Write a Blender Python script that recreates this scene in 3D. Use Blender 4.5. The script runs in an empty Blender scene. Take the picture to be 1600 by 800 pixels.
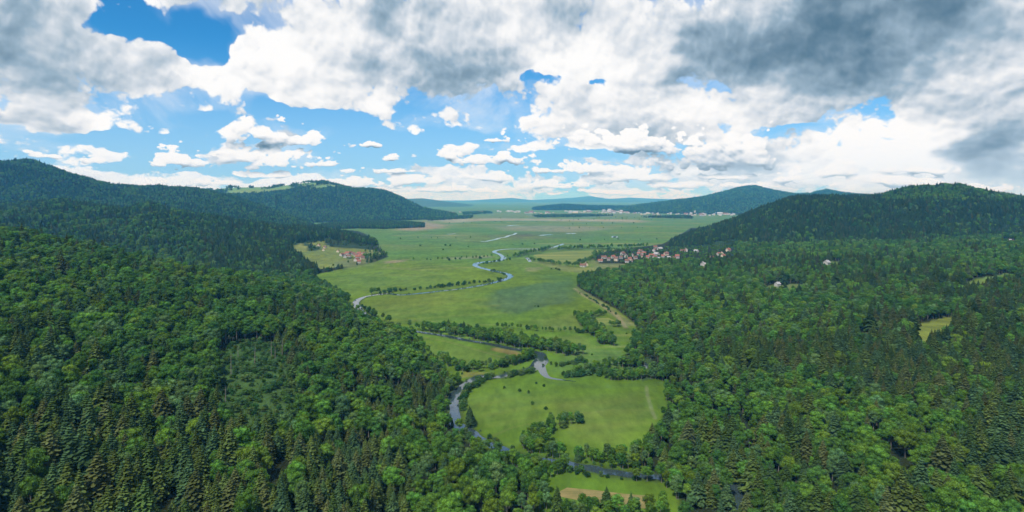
import bpy, bmesh, math, random
import numpy as np
from mathutils import Vector
sc = bpy.context.scene
C = sc.collection
K = .65; H = 200*K; F = 953.0; HZ = 308.0

def make_camera():
    cam = bpy.data.cameras.new('camera'); co = bpy.data.objects.new('camera', cam); C.objects.link(co)
    cam.sensor_width = 36; cam.lens = 36*F/1600; cam.shift_y = -(400-HZ)/1600
    cam.clip_start = .5; cam.clip_end = 200000
    co.location = (0, 0, H); co.rotation_euler = (math.pi/2, 0, 0)
    sc.camera = co
    sc.render.engine = 'CYCLES'
    sc.cycles.use_denoising = True
    sc.view_settings.view_transform = 'Standard'; sc.view_settings.look = 'None'
    sc.view_settings.exposure = 0; sc.view_settings.gamma = 1; sc.view_settings.use_curve_mapping = False
# ------------------------------------------------------------------ sky
class NT:
    """small helper that writes shader node expressions"""
    def __init__(s, tree): s.t = tree; s.n = tree.nodes; s.l = tree.links
    def put(s, sock, v):
        if hasattr(v, 'is_output'): s.l.new(v, sock)
        else: sock.default_value = v
    def m(s, op, a, b=None, c=None, clamp=False):
        n = s.n.new('ShaderNodeMath'); n.operation = op; n.use_clamp = clamp
        for i, v in enumerate((a, b, c)):
            if v is not None: s.put(n.inputs[i], v)
        return n.outputs[0]
    def v(s, op, a, b=None, c=None, out=0):
        n = s.n.new('ShaderNodeVectorMath'); n.operation = op
        for i, v in enumerate((a, b, c)):
            if v is not None:
                if op == 'SCALE' and i == 1: s.put(n.inputs['Scale'], v)
                else: s.put(n.inputs[i], v)
        return n.outputs[out]
    def rng(s, val, a, b, c=0.0, d=1.0, mode='SMOOTHSTEP'):
        n = s.n.new('ShaderNodeMapRange'); n.interpolation_type = mode; n.clamp = True
        s.put(n.inputs[0], val)
        for i, v in enumerate((a, b, c, d)): s.put(n.inputs[1+i], v)
        return n.outputs[0]
    def xyz(s, x, y, z):
        n = s.n.new('ShaderNodeCombineXYZ')
        for i, v in enumerate((x, y, z)): s.put(n.inputs[i], v)
        return n.outputs[0]
    def sep(s, v):
        n = s.n.new('ShaderNodeSeparateXYZ'); s.put(n.inputs[0], v); return n.outputs
    def noise(s, vec, scale, detail=6, rough=.55, dist=0.0, lac=2.0, dim='3D', out=0, w=None):
        n = s.n.new('ShaderNodeTexNoise'); n.noise_dimensions = dim
        s.put(n.inputs['Vector'], vec)
        if w is not None: s.put(n.inputs['W'], w)
        n.inputs['Scale'].default_value = scale; n.inputs['Detail'].default_value = detail
        n.inputs['Roughness'].default_value = rough; n.inputs['Distortion'].default_value = dist
        n.inputs['Lacunarity'].default_value = lac
        return n.outputs[out]
    def voro(s, vec, scale, detail=0, rough=.5, smooth=None, dim='2D'):
        n = s.n.new('ShaderNodeTexVoronoi'); n.voronoi_dimensions = dim
        n.feature = 'SMOOTH_F1' if smooth else 'F1'
        s.put(n.inputs['Vector'], vec); n.inputs['Scale'].default_value = scale
        n.inputs['Detail'].default_value = detail; n.inputs['Roughness'].default_value = rough
        if smooth: n.inputs['Smoothness'].default_value = smooth
        return n.outputs[0]
    def mix(s, f, a, b, blend='MIX'):
        n = s.n.new('ShaderNodeMix'); n.data_type = 'RGBA'; n.blend_type = blend
        s.put(n.inputs[0], f); s.put(n.inputs[6], a); s.put(n.inputs[7], b)
        return n.outputs[2]
    def ramp(s, f, stops):
        n = s.n.new('ShaderNodeValToRGB'); s.put(n.inputs[0], f)
        e = n.color_ramp.elements
        while len(e) < len(stops): e.new(.5)
        for el, (p, c) in zip(e, stops): el.position = p; el.color = (*c, 1)
        return n.outputs[0]

SUN_EL, SUN_AZ = math.radians(56), math.radians(-150)     # azimuth measured from +Y (the view) towards +X

def make_sky():
    w = bpy.data.worlds.new("World"); sc.world = w; w.use_nodes = True
    t = w.node_tree
    for n in list(t.nodes): t.nodes.remove(n)
    N = NT(t)
    sky = t.nodes.new('ShaderNodeTexSky'); sky.sky_type = 'NISHITA'; sky.sun_disc = False
    sky.sun_elevation = SUN_EL; sky.sun_rotation = SUN_AZ
    sky.altitude = 600; sky.air_density = 1.0; sky.dust_density = .4; sky.ozone_density = 2.0
    tc = t.nodes.new('ShaderNodeTexCoord').outputs['Generated']
    d = N.v('NORMALIZE', tc)
    x, y, z = N.sep(d)
    zz = N.m('MAXIMUM', z, 0.0)
    az = N.m('ARCTAN2', x, y)
    # sky coordinates: azimuth and a height that crowds the cloud rows towards the horizon
    q0 = N.xyz(az, N.m('MULTIPLY', N.m('LOGARITHM', N.m('ADD', zz, .20), 2.718), .44), 0.0)
    wob = N.v('SUBTRACT', N.noise(q0, 6.0, 4, .6, out=1, dim='2D'), (.5, .5, .5))
    q = N.v('MULTIPLY_ADD', wob, (.055, .045, 0.0), q0)
    deg = N.xyz(N.m('MULTIPLY', az, 57.3), N.m('MULTIPLY', N.m('ARCSINE', z), 57.3), 0.0)
    ae = N.v('MULTIPLY_ADD', wob, (7.0, 5.0, 0.0), deg)
    def spot(bx, by, rx, ry):
        u = (bx-800)/953; c = math.cos(math.atan(u))
        return math.degrees(math.atan(u)), math.degrees(math.atan((308-by)/953*c)), rx/953*57.3*c*c, ry/953*57.3*c
    def blobs(lst):
        acc = None
        for (bx, by, rx, ry, a) in lst:
            A, E, RX, RY = spot(bx, by, rx, ry)
            v = N.v('MULTIPLY_ADD', ae, (1/RX, 1/RY, 0.0), (-A/RX, -E/RY, 0.0))
            g = N.rng(N.v('LENGTH', v, out=1), 0.0, 1.25, a, 0.0)
            acc = g if acc is None else N.m('ADD', acc, g)
        return acc
    cov = blobs(CLOUD_COVER); dark = blobs(CLOUD_DARK)
    def dens(pp, det, vd):
        a = N.noise(pp, 5.2, det, .57, .0, dim='2D'); b = N.voro(pp, 13.0, vd, .6)
        return N.m('ADD', a, N.m('MULTIPLY', N.m('SUBTRACT', .40, b), .26))
    # the same deck a little higher up: what lies above a billow decides whether it is lit
    d0 = dens(q, 9, 3); d1 = dens(N.v('ADD', q, (-.004, .013, 0.0)), 6, 2)
    l0 = N.noise(q, 5.2, 3, .5, .0, dim='2D'); l1 = N.noise(N.v('ADD', q, (-.012, .045, 0.0)), 5.2, 3, .5, .0, dim='2D')
    n0 = N.noise(q0, 17.0, 6, .58, .0, dim='2D'); n1 = N.noise(N.v('ADD', q0, (-.003, .010, 0.0)), 17.0, 5, .58, .0, dim='2D')
    v0 = N.voro(N.v('MULTIPLY_ADD', wob, (.02, .02, 0.0), q0), 34.0, 2, .55); v1 = N.voro(N.v('ADD', N.v('MULTIPLY_ADD', wob, (.02, .02, 0.0), q0), (-.003, .008, 0.0)), 34.0, 2, .55)
    D = N.m('ADD', N.m('ADD', d0, cov), N.m('ADD', N.rng(z, .02, .11, .17, 0.0), .04))
    D = N.m('ADD', D, N.m('ADD', N.m('MULTIPLY', N.m('SUBTRACT', n0, .5), .30), N.m('MULTIPLY', N.m('SUBTRACT', .36, v0), .10)))
    alpha = N.rng(D, .385, .475)
    emb = N.m('ADD', N.m('MULTIPLY', N.m('SUBTRACT', d1, d0), 1.5), N.m('MULTIPLY', N.m('SUBTRACT', l1, l0), 2.0))
    emb = N.m('ADD', emb, N.m('ADD', N.m('MULTIPLY', N.m('SUBTRACT', n1, n0), .38), N.m('MULTIPLY', N.m('SUBTRACT', v0, v1), .20)))
    thick = N.rng(D, .45, 1.0)
    big = N.m('SUBTRACT', N.noise(N.v('ADD', q, (7.3, 2.1, 0.0)), 3.0, 4, .55, .0, dim='2D'), .5)
    soft = N.noise(N.v('ADD', q, (3.3, 9.1, 0.0)), 8.0, 6, .6, .0, dim='2D')
    sh = N.m('ADD', N.m('MULTIPLY', emb, .9), N.m('MULTIPLY', thick, .20))
    sh = N.m('ADD', sh, N.m('MULTIPLY', big, .5))
    sh = N.m('ADD', sh, N.m('MULTIPLY', dark, N.m('MULTIPLY_ADD', soft, 2.2, .15)))
    sh = N.m('ADD', sh, .235)
    sh = N.m('MULTIPLY', sh, N.rng(sh, .3, 1.6, 1.0, .62, 'LINEAR'), clamp=True)
    RAMP = [(0.0, (1.0, 1.0, 1.0)), (.22, (.89, .905, .925)), (.42, (.68, .735, .80)), (.68, (.33, .45, .56)), (1.0, (.085, .175, .26))]
    col = N.ramp(sh, RAMP)
    # single heaped clouds with flat bases, in front of the clear part of the sky
    ae2 = N.v('MULTIPLY_ADD', wob, (3.2, 1.6, 0.0), deg)
    def heaps(rise):
        acc = None
        for (bx, by, rx, ry) in CLOUD_HEAPS:
            A, E, RX, RY = spot(bx, by, rx, ry)
            v = N.v('MULTIPLY_ADD', ae2, (1/RX, 1/RY, 0.0), (-A/RX, (rise*RY*.35-E)/RY, 0.0))
            l = N.v('LENGTH', N.v('MAXIMUM', v, N.v('MULTIPLY', v, (1.0, -2.3, 1.0))), out=1)
            acc = l if acc is None else N.m('MINIMUM', acc, l)
        acc = N.m('SUBTRACT', 1.0, acc)
        return acc
    h0 = heaps(0); h1 = heaps(1)
    def rough(h, n, v): return N.m('ADD', h, N.m('ADD', N.m('MULTIPLY', N.m('SUBTRACT', n, .52), 1.5), N.m('MULTIPLY', N.m('SUBTRACT', .36, v), .75)))
    hc = rough(h0, n0, v0); hu = rough(h1, n1, v1)
    ha = N.rng(hc, .0, .13)
    hs = N.m('ADD', N.m('ADD', N.m('MULTIPLY', N.m('SUBTRACT', hu, hc), .50), N.m('MULTIPLY', N.m('SUBTRACT', h1, h0), .80)), .31)
    hs = N.m('ADD', hs, N.m('MULTIPLY', dark, .62), clamp=True)
    hcol = N.ramp(hs, RAMP)
    p = q
    # clear sky: Nishita, deepened as a polariser does
    blue = N.v('MULTIPLY', N.v('SCALE', sky.outputs[0], .1), (.22, .92, 1.35))
    hz = N.rng(z, 0.0, .10, .75, 0.0); hb = N.rng(z, .02, .24, .68, 0.0)
    col = N.mix(N.m('MULTIPLY', hz, .75), col, (.74, .87, 1.0, 1))
    blue = N.mix(hb, blue, (.42, .63, .92, 1))
    # thin veil between the masses
    veil = N.rng(N.m('ADD', N.noise(p, 3.0, 6, .65, .6, dim='2D'), N.m('MULTIPLY', cov, .5)), .42, .75, 0.0, .55)
    blue = N.mix(veil, blue, (.86, .92, 1.0, 1))
    res = N.mix(alpha, blue, col)
    res = N.mix(ha, res, N.mix(N.m('MULTIPLY', hz, .6), hcol, (.80, .88, .97, 1)))
    res = N.v('SCALE', res, 10.0)
    bg = t.nodes.new('ShaderNodeBackground'); bg.inputs['Strength'].default_value = .1
    t.links.new(res, bg.inputs['Color'])
    out = t.nodes.new('ShaderNodeOutputWorld'); t.links.new(bg.outputs[0], out.inputs['Surface'])
    w.cycles.sampling_method = 'NONE'
    s = bpy.data.lights.new('sun', 'SUN'); so = bpy.data.objects.new('sun', s); C.objects.link(so)
    s.energy = 5.0; s.angle = math.radians(4); s.color = (1.0, .95, .86)
    dv = Vector((math.sin(SUN_AZ)*math.cos(SUN_EL), math.cos(SUN_AZ)*math.cos(SUN_EL), math.sin(SUN_EL)))
    so.rotation_euler = dv.to_track_quat('Z', 'Y').to_euler(); so.location = (0, 0, 900)

CLOUD_COVER = [  # px of the photo only as a way to note azimuth and elevation: x, y, radii, amount
    (310, 62, 66, 44, -.95), (195, 48, 75, 20, -.30), (290, -12, 190, 30, .30), (110, 30, 80, 60, .2), (300, 140, 80, 40, .3), (230, 110, 60, 30, .25), (215, 218, 200, 22, -.60), (480, 176, 100, 20, -.55), (600, 228, 120, 22, -.55), (740, 210, 90, 18, -.45),
    (880, 244, 110, 11, -.5), (850, 128, 100, 14, -.24), (940, 120, 70, 9, -.2), (1240, 205, 50, 9, -.3), (330, 192, 60, 14, -.3), (300, 265, 400, 20, -.28), (700, 262, 300, 20, -.25),
    (90, 120, 240, 100, .30), (430, 105, 140, 70, .36), (600, 80, 280, 100, .36), (1000, 60, 420, 110, .38), (1400, 110, 400, 190, .42),
    (1000, 190, 260, 60, .30), (60, 190, 110, 26, .2), (1540, 200, 150, 120, .25)]
CLOUD_DARK = [
    (1270, 50, 330, 110, .60), (1340, 80, 190, 80, .22), (1570, 228, 110, 64, .75), (1100, 244, 150, 24, .75), (690, 100, 110, 55, .36), (600, 25, 170, 45, .36), (850, 15, 150, 26, .25),
    (15, 40, 110, 55, .36), (130, 130, 110, 45, .18), (1060, 70, 60, 90, .28), (480, 180, 180, 22, .16), (60, 195, 140, 22, .2), (960, 200, 120, 30, .15), (740, 118, 60, 25, .2),
    (480, 70, 120, 60, -.2), (900, 80, 150, 50, -.2), (1400, 210, 170, 50, -.25), (250, 130, 110, 40, -.12), (880, 160, 110, 30, -.15)]
CLOUD_HEAPS = [(285, 254, 62, 34), (258, 257, 38, 18), (410, 213, 74, 40), (475, 222, 50, 24), (430, 254, 92, 40), (385, 246, 48, 30), (505, 256, 55, 20), (120, 250, 56, 20), (62, 246, 34, 12), (566, 228, 30, 13), (605, 252, 26, 12), (702, 246, 30, 22), (745, 256, 70, 18), (795, 250, 36, 20),
    (225, 286, 66, 16), (335, 287, 80, 14), (545, 290, 90, 16), (645, 288, 80, 18), (860, 290, 100, 17), (905, 268, 120, 20), (990, 276, 130, 26), (1050, 292, 100, 16), (1240, 276, 66, 28), (1180, 292, 90, 14), (1385, 288, 130, 18), (1305, 270, 56, 28), (1520, 296, 130, 12), (1090, 248, 130, 62), (960, 226, 120, 44), (1180, 246, 44, 54), (780, 218, 50, 16), (160, 298, 70, 10), (60, 284, 90, 14), (420, 276, 120, 14), (620, 274, 90, 12), (760, 279, 100, 13), (860, 268, 60, 10), (1130, 276, 90, 12), (1440, 270, 90, 16), (720, 298, 160, 9), (950, 301, 160, 8), (560, 300, 120, 8)]
# ------------------------------------------------------------------ land: numbers
rng = np.random.default_rng(11)
random.seed(5)

def _grad(ix, iy, seed):
    h = (ix.astype(np.int64)*374761393 + iy.astype(np.int64)*668265263 + seed*974634777) & 0xffffffff
    h = ((h ^ (h >> 13))*1274126177) & 0xffffffff
    a = (h ^ (h >> 16)) % 4096 * (2*math.pi/4096)
    return np.cos(a), np.sin(a)
def perlin(x, y, seed=0):
    x = np.asarray(x, float); y = np.asarray(y, float)
    ix, iy = np.floor(x), np.floor(y); fx, fy = x-ix, y-iy
    u, v = fx*fx*fx*(fx*(fx*6-15)+10), fy*fy*fy*(fy*(fy*6-15)+10)
    r = []
    for dx in (0, 1):
        for dy in (0, 1):
            gx, gy = _grad(ix+dx, iy+dy, seed); r.append(gx*(fx-dx)+gy*(fy-dy))
    return 1.5*((r[0]*(1-u)+r[2]*u)*(1-v)+(r[1]*(1-u)+r[3]*u)*v)
def fbm(x, y, o=4, seed=0, g=.5):
    s, a, t = 0, 1, 0
    for i in range(o):
        s = s+a*perlin(x*2**i, y*2**i, seed+i); t += a; a *= g
    return s/t
def sstep(t): t = np.clip(t, 0, 1); return t*t*(3-2*t)
def W(px, py, z=0.0):                      # a point of the valley as seen from the drone -> metres
    Y = (H-z)*F/(py-HZ); return np.array([(px-800)/F*Y, Y])
def PX(X, Y, z=0.0):
    Y = np.maximum(Y, 1.0); return 800+F*X/Y, HZ+F*(H-z)/Y
def inside(poly, X, Y):
    X = np.asarray(X, float); Y = np.asarray(Y, float); r = np.zeros(X.shape, bool); n = len(poly)
    for i in range(n):
        (x0, y0), (x1, y1) = poly[i], poly[(i+1) % n]
        if y0 == y1: continue
        c = (y0 > Y) != (y1 > Y)
        r ^= c & (X < (x1-x0)*(Y-y0)/(y1-y0)+x0)
    return r
def pdist(line, X, Y, closed=False):
    d = np.full(np.shape(X), 1e9)
    L = list(line)+([line[0]] if closed else [])
    for (x0, y0), (x1, y1) in zip(L[:-1], L[1:]):
        vx, vy = x1-x0, y1-y0
        t = np.clip(((X-x0)*vx+(Y-y0)*vy)/max(vx*vx+vy*vy, 1e-9), 0, 1)
        d = np.minimum(d, np.hypot(X-x0-t*vx, Y-y0-t*vy))
    return d
def soft(poly, X, Y, s):                   # 1 inside, 0 outside, blended over +-s
    d = pdist(poly, X, Y, True); d = np.where(inside(poly, X, Y), d, -d)
    return sstep((d+s)/(2*s))

def table(rows):
    a = np.array(rows, float); return lambda q, k: np.interp(q, a[:, 0], a[:, k])
def clear_of_valley(X, Y, zz):
    """the near slopes end where the open valley and the river begin"""
    X = np.asarray(X, float)*np.ones_like(zz); Y = np.asarray(Y, float)*np.ones_like(zz)
    out = np.full(zz.shape, -3.0); k = zz > .1
    x, y, v = X[k], Y[k], zz[k]
    ins = inside(VALLEY_XY, x, y); d = np.full(x.shape, 99.0)
    near = (v < 14) | ins
    d[near] = np.where(ins[near], -1.0, np.minimum(pdist(VALLEY_XY[:16]+VALLEY_XY[40:], x[near], y[near], True), pdist(RIVER_XY[:62], x[near], y[near])-7))
    out[k] = np.where(d < .5, -3.0, v*sstep(d/45+.08))
    return out
class Crest:
    """a ridge: px, py of its tree line, distances of crest, front foot and back foot"""
    def __init__(s, rows, canopy, base=0.0, rough=.1, wave=500, seed=1, sharp=.5):
        s.t = table(rows); s.canopy = canopy; s.rough = rough; s.wave = wave; s.seed = seed; s.sharp = sharp
    def z(s, X, Y):
        Y = np.maximum(np.asarray(Y, float), 1.0); q = 800+F*X/Y
        yc, yf, yb = s.t(q, 2)*K, s.t(q, 3)*K, s.t(q, 4)*K
        zc = H-(s.t(q, 1)-HZ)/F*yc-s.canopy
        t = np.where(Y < yc, (Y-yf)/np.maximum(yc-yf, 1), (yb-Y)/np.maximum(yb-yc, 1)); t = np.clip(t, 0, 1)
        b = s.sharp*np.sin(t*math.pi/2)+(1-s.sharp)*sstep(t)
        n = fbm(X/s.wave, Y/s.wave, 4, s.seed)
        zz = np.maximum(zc, 0)*b*(1+s.rough*n*2*(1-.75*t**3)) - np.where(zc < 2, 4, 2)*(1-b)
        return np.where((t <= 0) | (zc < 1.5), -3.0, zz)
class Slope:
    """the near left hillside: px, height near the camera, crest distance, crest height, back foot"""
    def __init__(s, rows): s.t = table(rows)
    def z(s, X, Y):
        Y = np.maximum(np.asarray(Y, float), 1.0); q = 800+F*X/np.maximum(Y, 40)
        z0, yc, zc, yb = s.t(q, 1)*K, s.t(q, 2)*K, s.t(q, 3)*K, s.t(q, 4)*K
        y0 = 250*K
        f = z0+(zc-z0)*np.clip((Y-y0)/np.maximum(yc-y0, 1), -.4, 1)
        b = zc*(1-sstep((Y-yc)/np.maximum(yb-yc, 1)))
        zz = np.where(Y < yc, f, b)
        zz = zz+np.clip(zz, 0, 12)/12*(3.2*fbm(X/90, Y/90, 3, 31))
        zz = clear_of_valley(X, Y, zz); return np.where(zz < .15, -3.0, zz)
class Plateau:
    def __init__(s, ys, rows):
        a = np.array(rows, float); s.qx = a[:, 0]; s.v = a[:, 1:]*K; s.ys = np.array(ys, float)*K
    def z(s, X, Y):
        Y = np.maximum(np.asarray(Y, float), 1.0); q = 800+F*X/np.maximum(Y, 40)
        i = np.clip(np.searchsorted(s.qx, q)-1, 0, len(s.qx)-2); fx = np.clip((q-s.qx[i])/(s.qx[i+1]-s.qx[i]), 0, 1)
        j = np.clip(np.searchsorted(s.ys, Y)-1, 0, len(s.ys)-2); fy = sstep((Y-s.ys[j])/(s.ys[j+1]-s.ys[j]))
        v = (s.v[i, j]*(1-fx)+s.v[i+1, j]*fx)*(1-fy)+(s.v[i, j+1]*(1-fx)+s.v[i+1, j+1]*fx)*fy
        v = v+np.clip(v, 0, 12)/12*(3.5*fbm(X/110, Y/110, 3, 41))
        v = clear_of_valley(X, Y, v); return np.where(v < .15, -3.0, v)

HILLS = {}
HILLS['near_left'] = Slope([(-400, 95, 1000, 220, 1500), (-200, 74, 1000, 176, 1500), (0, 52, 1000, 133, 1500), (100, 47, 980, 113, 1500), (200, 42, 950, 92, 1450), (300, 36, 930, 72, 1420),
    (400, 30, 930, 58, 1400), (470, 25, 950, 40, 1330), (520, 20, 1000, 22, 1250), (560, 15, 930, 10, 1120), (600, 11, 820, 6, 960), (640, 8, 640, 4, 820), (700, 5, 470, 3, 600), (740, 3, 400, 2, 470), (800, 1, 300, 1, 400), (900, 0, 250, 0, 300), (1200, 0, 250, 0, 300)])
HILLS['mid_left'] = Crest([(-300, 318, 2600, 1350, 3400), (0, 318, 2600, 1400, 3400), (60, 312, 2600, 1420, 3300), (100, 310, 2550, 1440, 3300), (150, 318, 2500, 1450, 3200), (200, 325, 2500, 1450, 3200), (230, 317, 2500, 1450, 3200),
    (270, 325, 2550, 1450, 3200), (330, 335, 2600, 1450, 3300), (400, 346, 2650, 1480, 3300), (440, 350, 2700, 1550, 3300), (500, 354, 2750, 1700, 3300), (550, 361, 2650, 1900, 3100), (575, 373, 2500, 2100, 2800), (590, 390, 2300, 2200, 2400), (610, 420, 2200, 2190, 2210), (2000, 420, 2200, 2190, 2210)], 16, rough=.30, wave=300, seed=3)
HILLS['back_left'] = Crest([(-300, 250, 4000, 2700, 5600), (0, 256, 4000, 2750, 5600), (60, 262, 4000, 2800, 5600), (110, 272, 4050, 2850, 5600), (160, 283, 4100, 2900, 5600), (180, 287, 4150, 2900, 5600), (250, 288, 4250, 2900, 5600),
    (310, 292, 4300, 3000, 5600), (340, 300, 4300, 3000, 5500), (380, 310, 4300, 3100, 5400), (430, 328, 4200, 3200, 5200), (480, 345, 4000, 3400, 4800), (520, 360, 4000, 3600, 4300), (2000, 380, 4000, 3900, 4100)], 16, rough=.28, wave=450, seed=5)
HILLS['blue_left'] = Crest([(-300, 300, 6500, 4500, 9000), (300, 297, 6500, 4500, 9000), (330, 295, 6500, 4500, 9000), (360, 291, 6500, 4500, 9000), (420, 290, 6500, 4550, 9000), (450, 287, 6500, 4600, 9000), (480, 283, 6500, 4700, 9000), (510, 283, 6500, 4800, 9000),
    (540, 291, 6500, 4900, 9000), (600, 298, 6500, 5100, 9000), (620, 305, 6500, 5200, 9000), (660, 323, 6500, 5300, 8500), (700, 331, 6400, 5450, 8000), (730, 337, 6200, 5600, 7500), (750, 345, 6200, 6000, 6500), (2000, 360, 6200, 6100, 6300)], 17, rough=.24, wave=650, seed=7)
HILLS['near_right'] = Plateau([250, 500, 800, 1200, 1600, 2000, 2600], [(890, 0, 0, 0, 0, 0, 0, 0), (950, 0, 0, 0, 1, 4, 4, 0), (1000, 0, 0, 1, 6, 10, 8, 0), (1100, 0, 1, 7, 16, 22, 18, 4), (1200, 0, 5, 16, 28, 34, 30, 14),
    (1300, 4, 11, 26, 38, 45, 42, 26), (1450, 10, 21, 38, 50, 56, 54, 36), (1600, 16, 30, 46, 58, 65, 63, 46), (1800, 25, 42, 60, 75, 85, 85, 70), (2200, 40, 60, 80, 100, 110, 110, 90)])
HILLS['spruce_right'] = Crest([(-400, 420, 2500, 2490, 2510), (1020, 392, 2450, 2400, 2500), (1035, 378, 2450, 2330, 2600), (1080, 360, 2600, 2250, 3000), (1140, 340, 2700, 2000, 3500), (1200, 318, 2800, 1850, 4000), (1250, 305, 2800, 1750, 4200), (1300, 302, 2800, 1700, 4200), (1370, 303, 2800, 1650, 4200),
    (1395, 297, 2750, 1640, 4200), (1420, 292, 2700, 1620, 4200), (1500, 291, 2700, 1600, 4200), (1540, 296, 2700, 1600, 4200), (1600, 306, 2700, 1600, 4200), (1800, 318, 2700, 1600, 4200), (2200, 330, 2700, 1600, 4200)], 17, rough=.22, wave=360, seed=9)
HILLS['blue_right'] = Crest([(-400, 380, 9000, 8900, 9100), (930, 336, 9000, 8500, 9500), (960, 326, 9000, 8000, 10500), (1000, 319, 9000, 7600, 11500), (1050, 312, 9000, 7300, 12000), (1100, 306, 9000, 7000, 12000), (1130, 299, 9000, 6900, 12000), (1160, 292, 9000, 6800, 12000), (1180, 290, 9000, 6800, 12000), (1210, 297, 9000, 6800, 12000), (1240, 303, 9000, 6800, 12000),
    (1265, 303, 9000, 6800, 12000), (1290, 298, 9000, 6800, 12000), (1320, 302, 9000, 6800, 12000), (1360, 305, 9000, 6800, 12000), (2200, 305, 9000, 6800, 12000)], 20, rough=.25, wave=900, seed=11)
HILLS['dark_far'] = Crest([(-400, 380, 10500, 10400, 10600), (790, 334, 10500, 10200, 11000), (815, 328, 10500, 9300, 12000), (840, 323, 10500, 9200, 12500), (880, 319, 10500, 9200, 12500), (920, 321, 10500, 9200, 12500), (960, 322, 10500, 9200, 12500), (1000, 322, 10500, 9200, 12500), (1060, 326, 10500, 9200, 12000), (1100, 345, 10500, 10400, 10600)], 10, rough=.2, wave=500, seed=13)
HILLS['pale_far'] = Crest([(-400, 312, 15000, 12500, 18000), (600, 310, 15000, 12500, 18000), (640, 310.5, 15000, 12500, 18000), (660, 309.5, 15000, 12500, 18000), (700, 315, 15000, 12500, 18000), (725, 318, 15000, 12500, 18000), (745, 322, 15000, 13500, 17000), (775, 340, 15000, 14900, 15100), (2200, 340, 15000, 14900, 15100)], 0, rough=.15, wave=1500, seed=15)
HILLS['faint_far'] = Crest([(-400, 312.6, 30000, 24000, 36000), (680, 314.6, 30000, 24000, 36000), (730, 313.6, 30000, 24000, 36000), (765, 311.1, 30000, 24000, 36000), (800, 309.1, 30000, 24000, 36000), (830, 312.6, 30000, 24000, 36000), (870, 310.6, 30000, 24000, 36000), (900, 308.6, 30000, 24000, 36000), (922, 306.1, 30000, 24000, 36000), (950, 310.6, 30000, 24000, 36000), (985, 308.6, 30000, 24000, 36000), (1030, 310.6, 30000, 24000, 36000), (1100, 312.6, 30000, 24000, 36000), (2200, 313.6, 30000, 24000, 36000)], 0, rough=.12, wave=2500, seed=17)

def zland(X, Y):
    z = np.zeros(np.shape(X))
    for h in HILLS.values(): z = np.maximum(z, h.z(X, Y))
    return z

# ------------------------------------------------------------------ land: lines and areas, noted as they lie in the photo
RIVER = [(1162, 812), (1158, 792), (1155, 777), (1147, 760), (1115, 747), (1060, 748), (1015, 745), (985, 742), (965, 740), (945, 737), (930, 733), (907, 730), (887, 724), (845, 720), (800, 711), (782, 701), (762, 695), (745, 686), (735, 676), (722, 668), (710, 657), (711, 640), (708, 625), (715, 611), (727, 601), (750, 588), (780, 589), (800, 582), (822, 579), (838, 573), (846, 562), (842, 552), (820, 548), (800, 545), (762, 537), (725, 531), (695, 525), (670, 521), (642, 517), (626, 513), (606, 508), (588, 502), (577, 496), (568, 490), (560, 481), (556, 473), (564, 466), (579, 462), (607, 459), (625, 461), (650, 459), (687, 455), (722, 451), (762, 444), (783, 439), (795, 434), (797, 430), (785, 426), (770, 423), (753, 419), (743, 415), (747, 411), (760, 409), (776, 408), (784, 405), (786, 402), (780, 397), (772, 394), (778, 391), (800, 389), (845, 389), (862, 387), (872, 384), (880, 381)]
RIVER_W = 7.2
ARM = [(846, 573), (850, 585), (862, 591), (880, 594), (900, 596)]
FAR_WATER = [([(752, 377), (758, 377.4), (766, 375.6), (774, 374.4), (780, 372), (790, 370.5), (795, 368), (803, 366.5), (806, 364)], 10), ([(822, 402), (826, 406), (829, 409)], 7), ([(958, 371), (961, 369), (963, 371)], 14), ([(886, 365), (893, 364.4), (899, 365.2)], 14), ([(845, 368), (852, 367), (862, 366.5)], 18), ([(795, 353), (800, 352.2), (810, 351.6)], 20), ([(700, 366), (712, 365)], 10)]
VALLEY = [(842, 830), (846, 748), (812, 728), (790, 718), (748, 700), (722, 680), (698, 655), (696, 625), (712, 604), (690, 575), (662, 540), (640, 521), (606, 515), (572, 500), (548, 485), (545, 468), (536, 462), (500, 442), (488, 430), (540, 419), (585, 410), (608, 401), (598, 392), (585, 378), (573, 366), (560, 361), (500, 356), (470, 353.5),
    (520, 347.2), (560, 346.0), (600, 350), (650, 354), (690, 345), (730, 341), (738, 337.5), (800, 336.6), (950, 336.4), (1086, 337), (1088, 339), (1100, 345), (1085, 352), (1070, 362), (1035, 381), (1000, 386), (950, 391), (925, 397), (930, 412), (975, 412), (985, 417), (958, 428), (930, 430), (905, 432), (900, 447), (930, 466), (962, 483), (990, 505), (997, 520), (985, 535), (978, 560), (995, 580), (1042, 598), (1040, 640), (1026, 670), (1016, 700), (1000, 722), (1010, 742), (1040, 752), (1058, 768), (1060, 830)]
VALLEY_XY = [tuple(W(x, max(y, 312))) for x, y in VALLEY]
RIVER_XY = [tuple(W(x, y)) for x, y in RIVER]; ARM_XY = [tuple(W(x, y)) for x, y in ARM]
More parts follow.
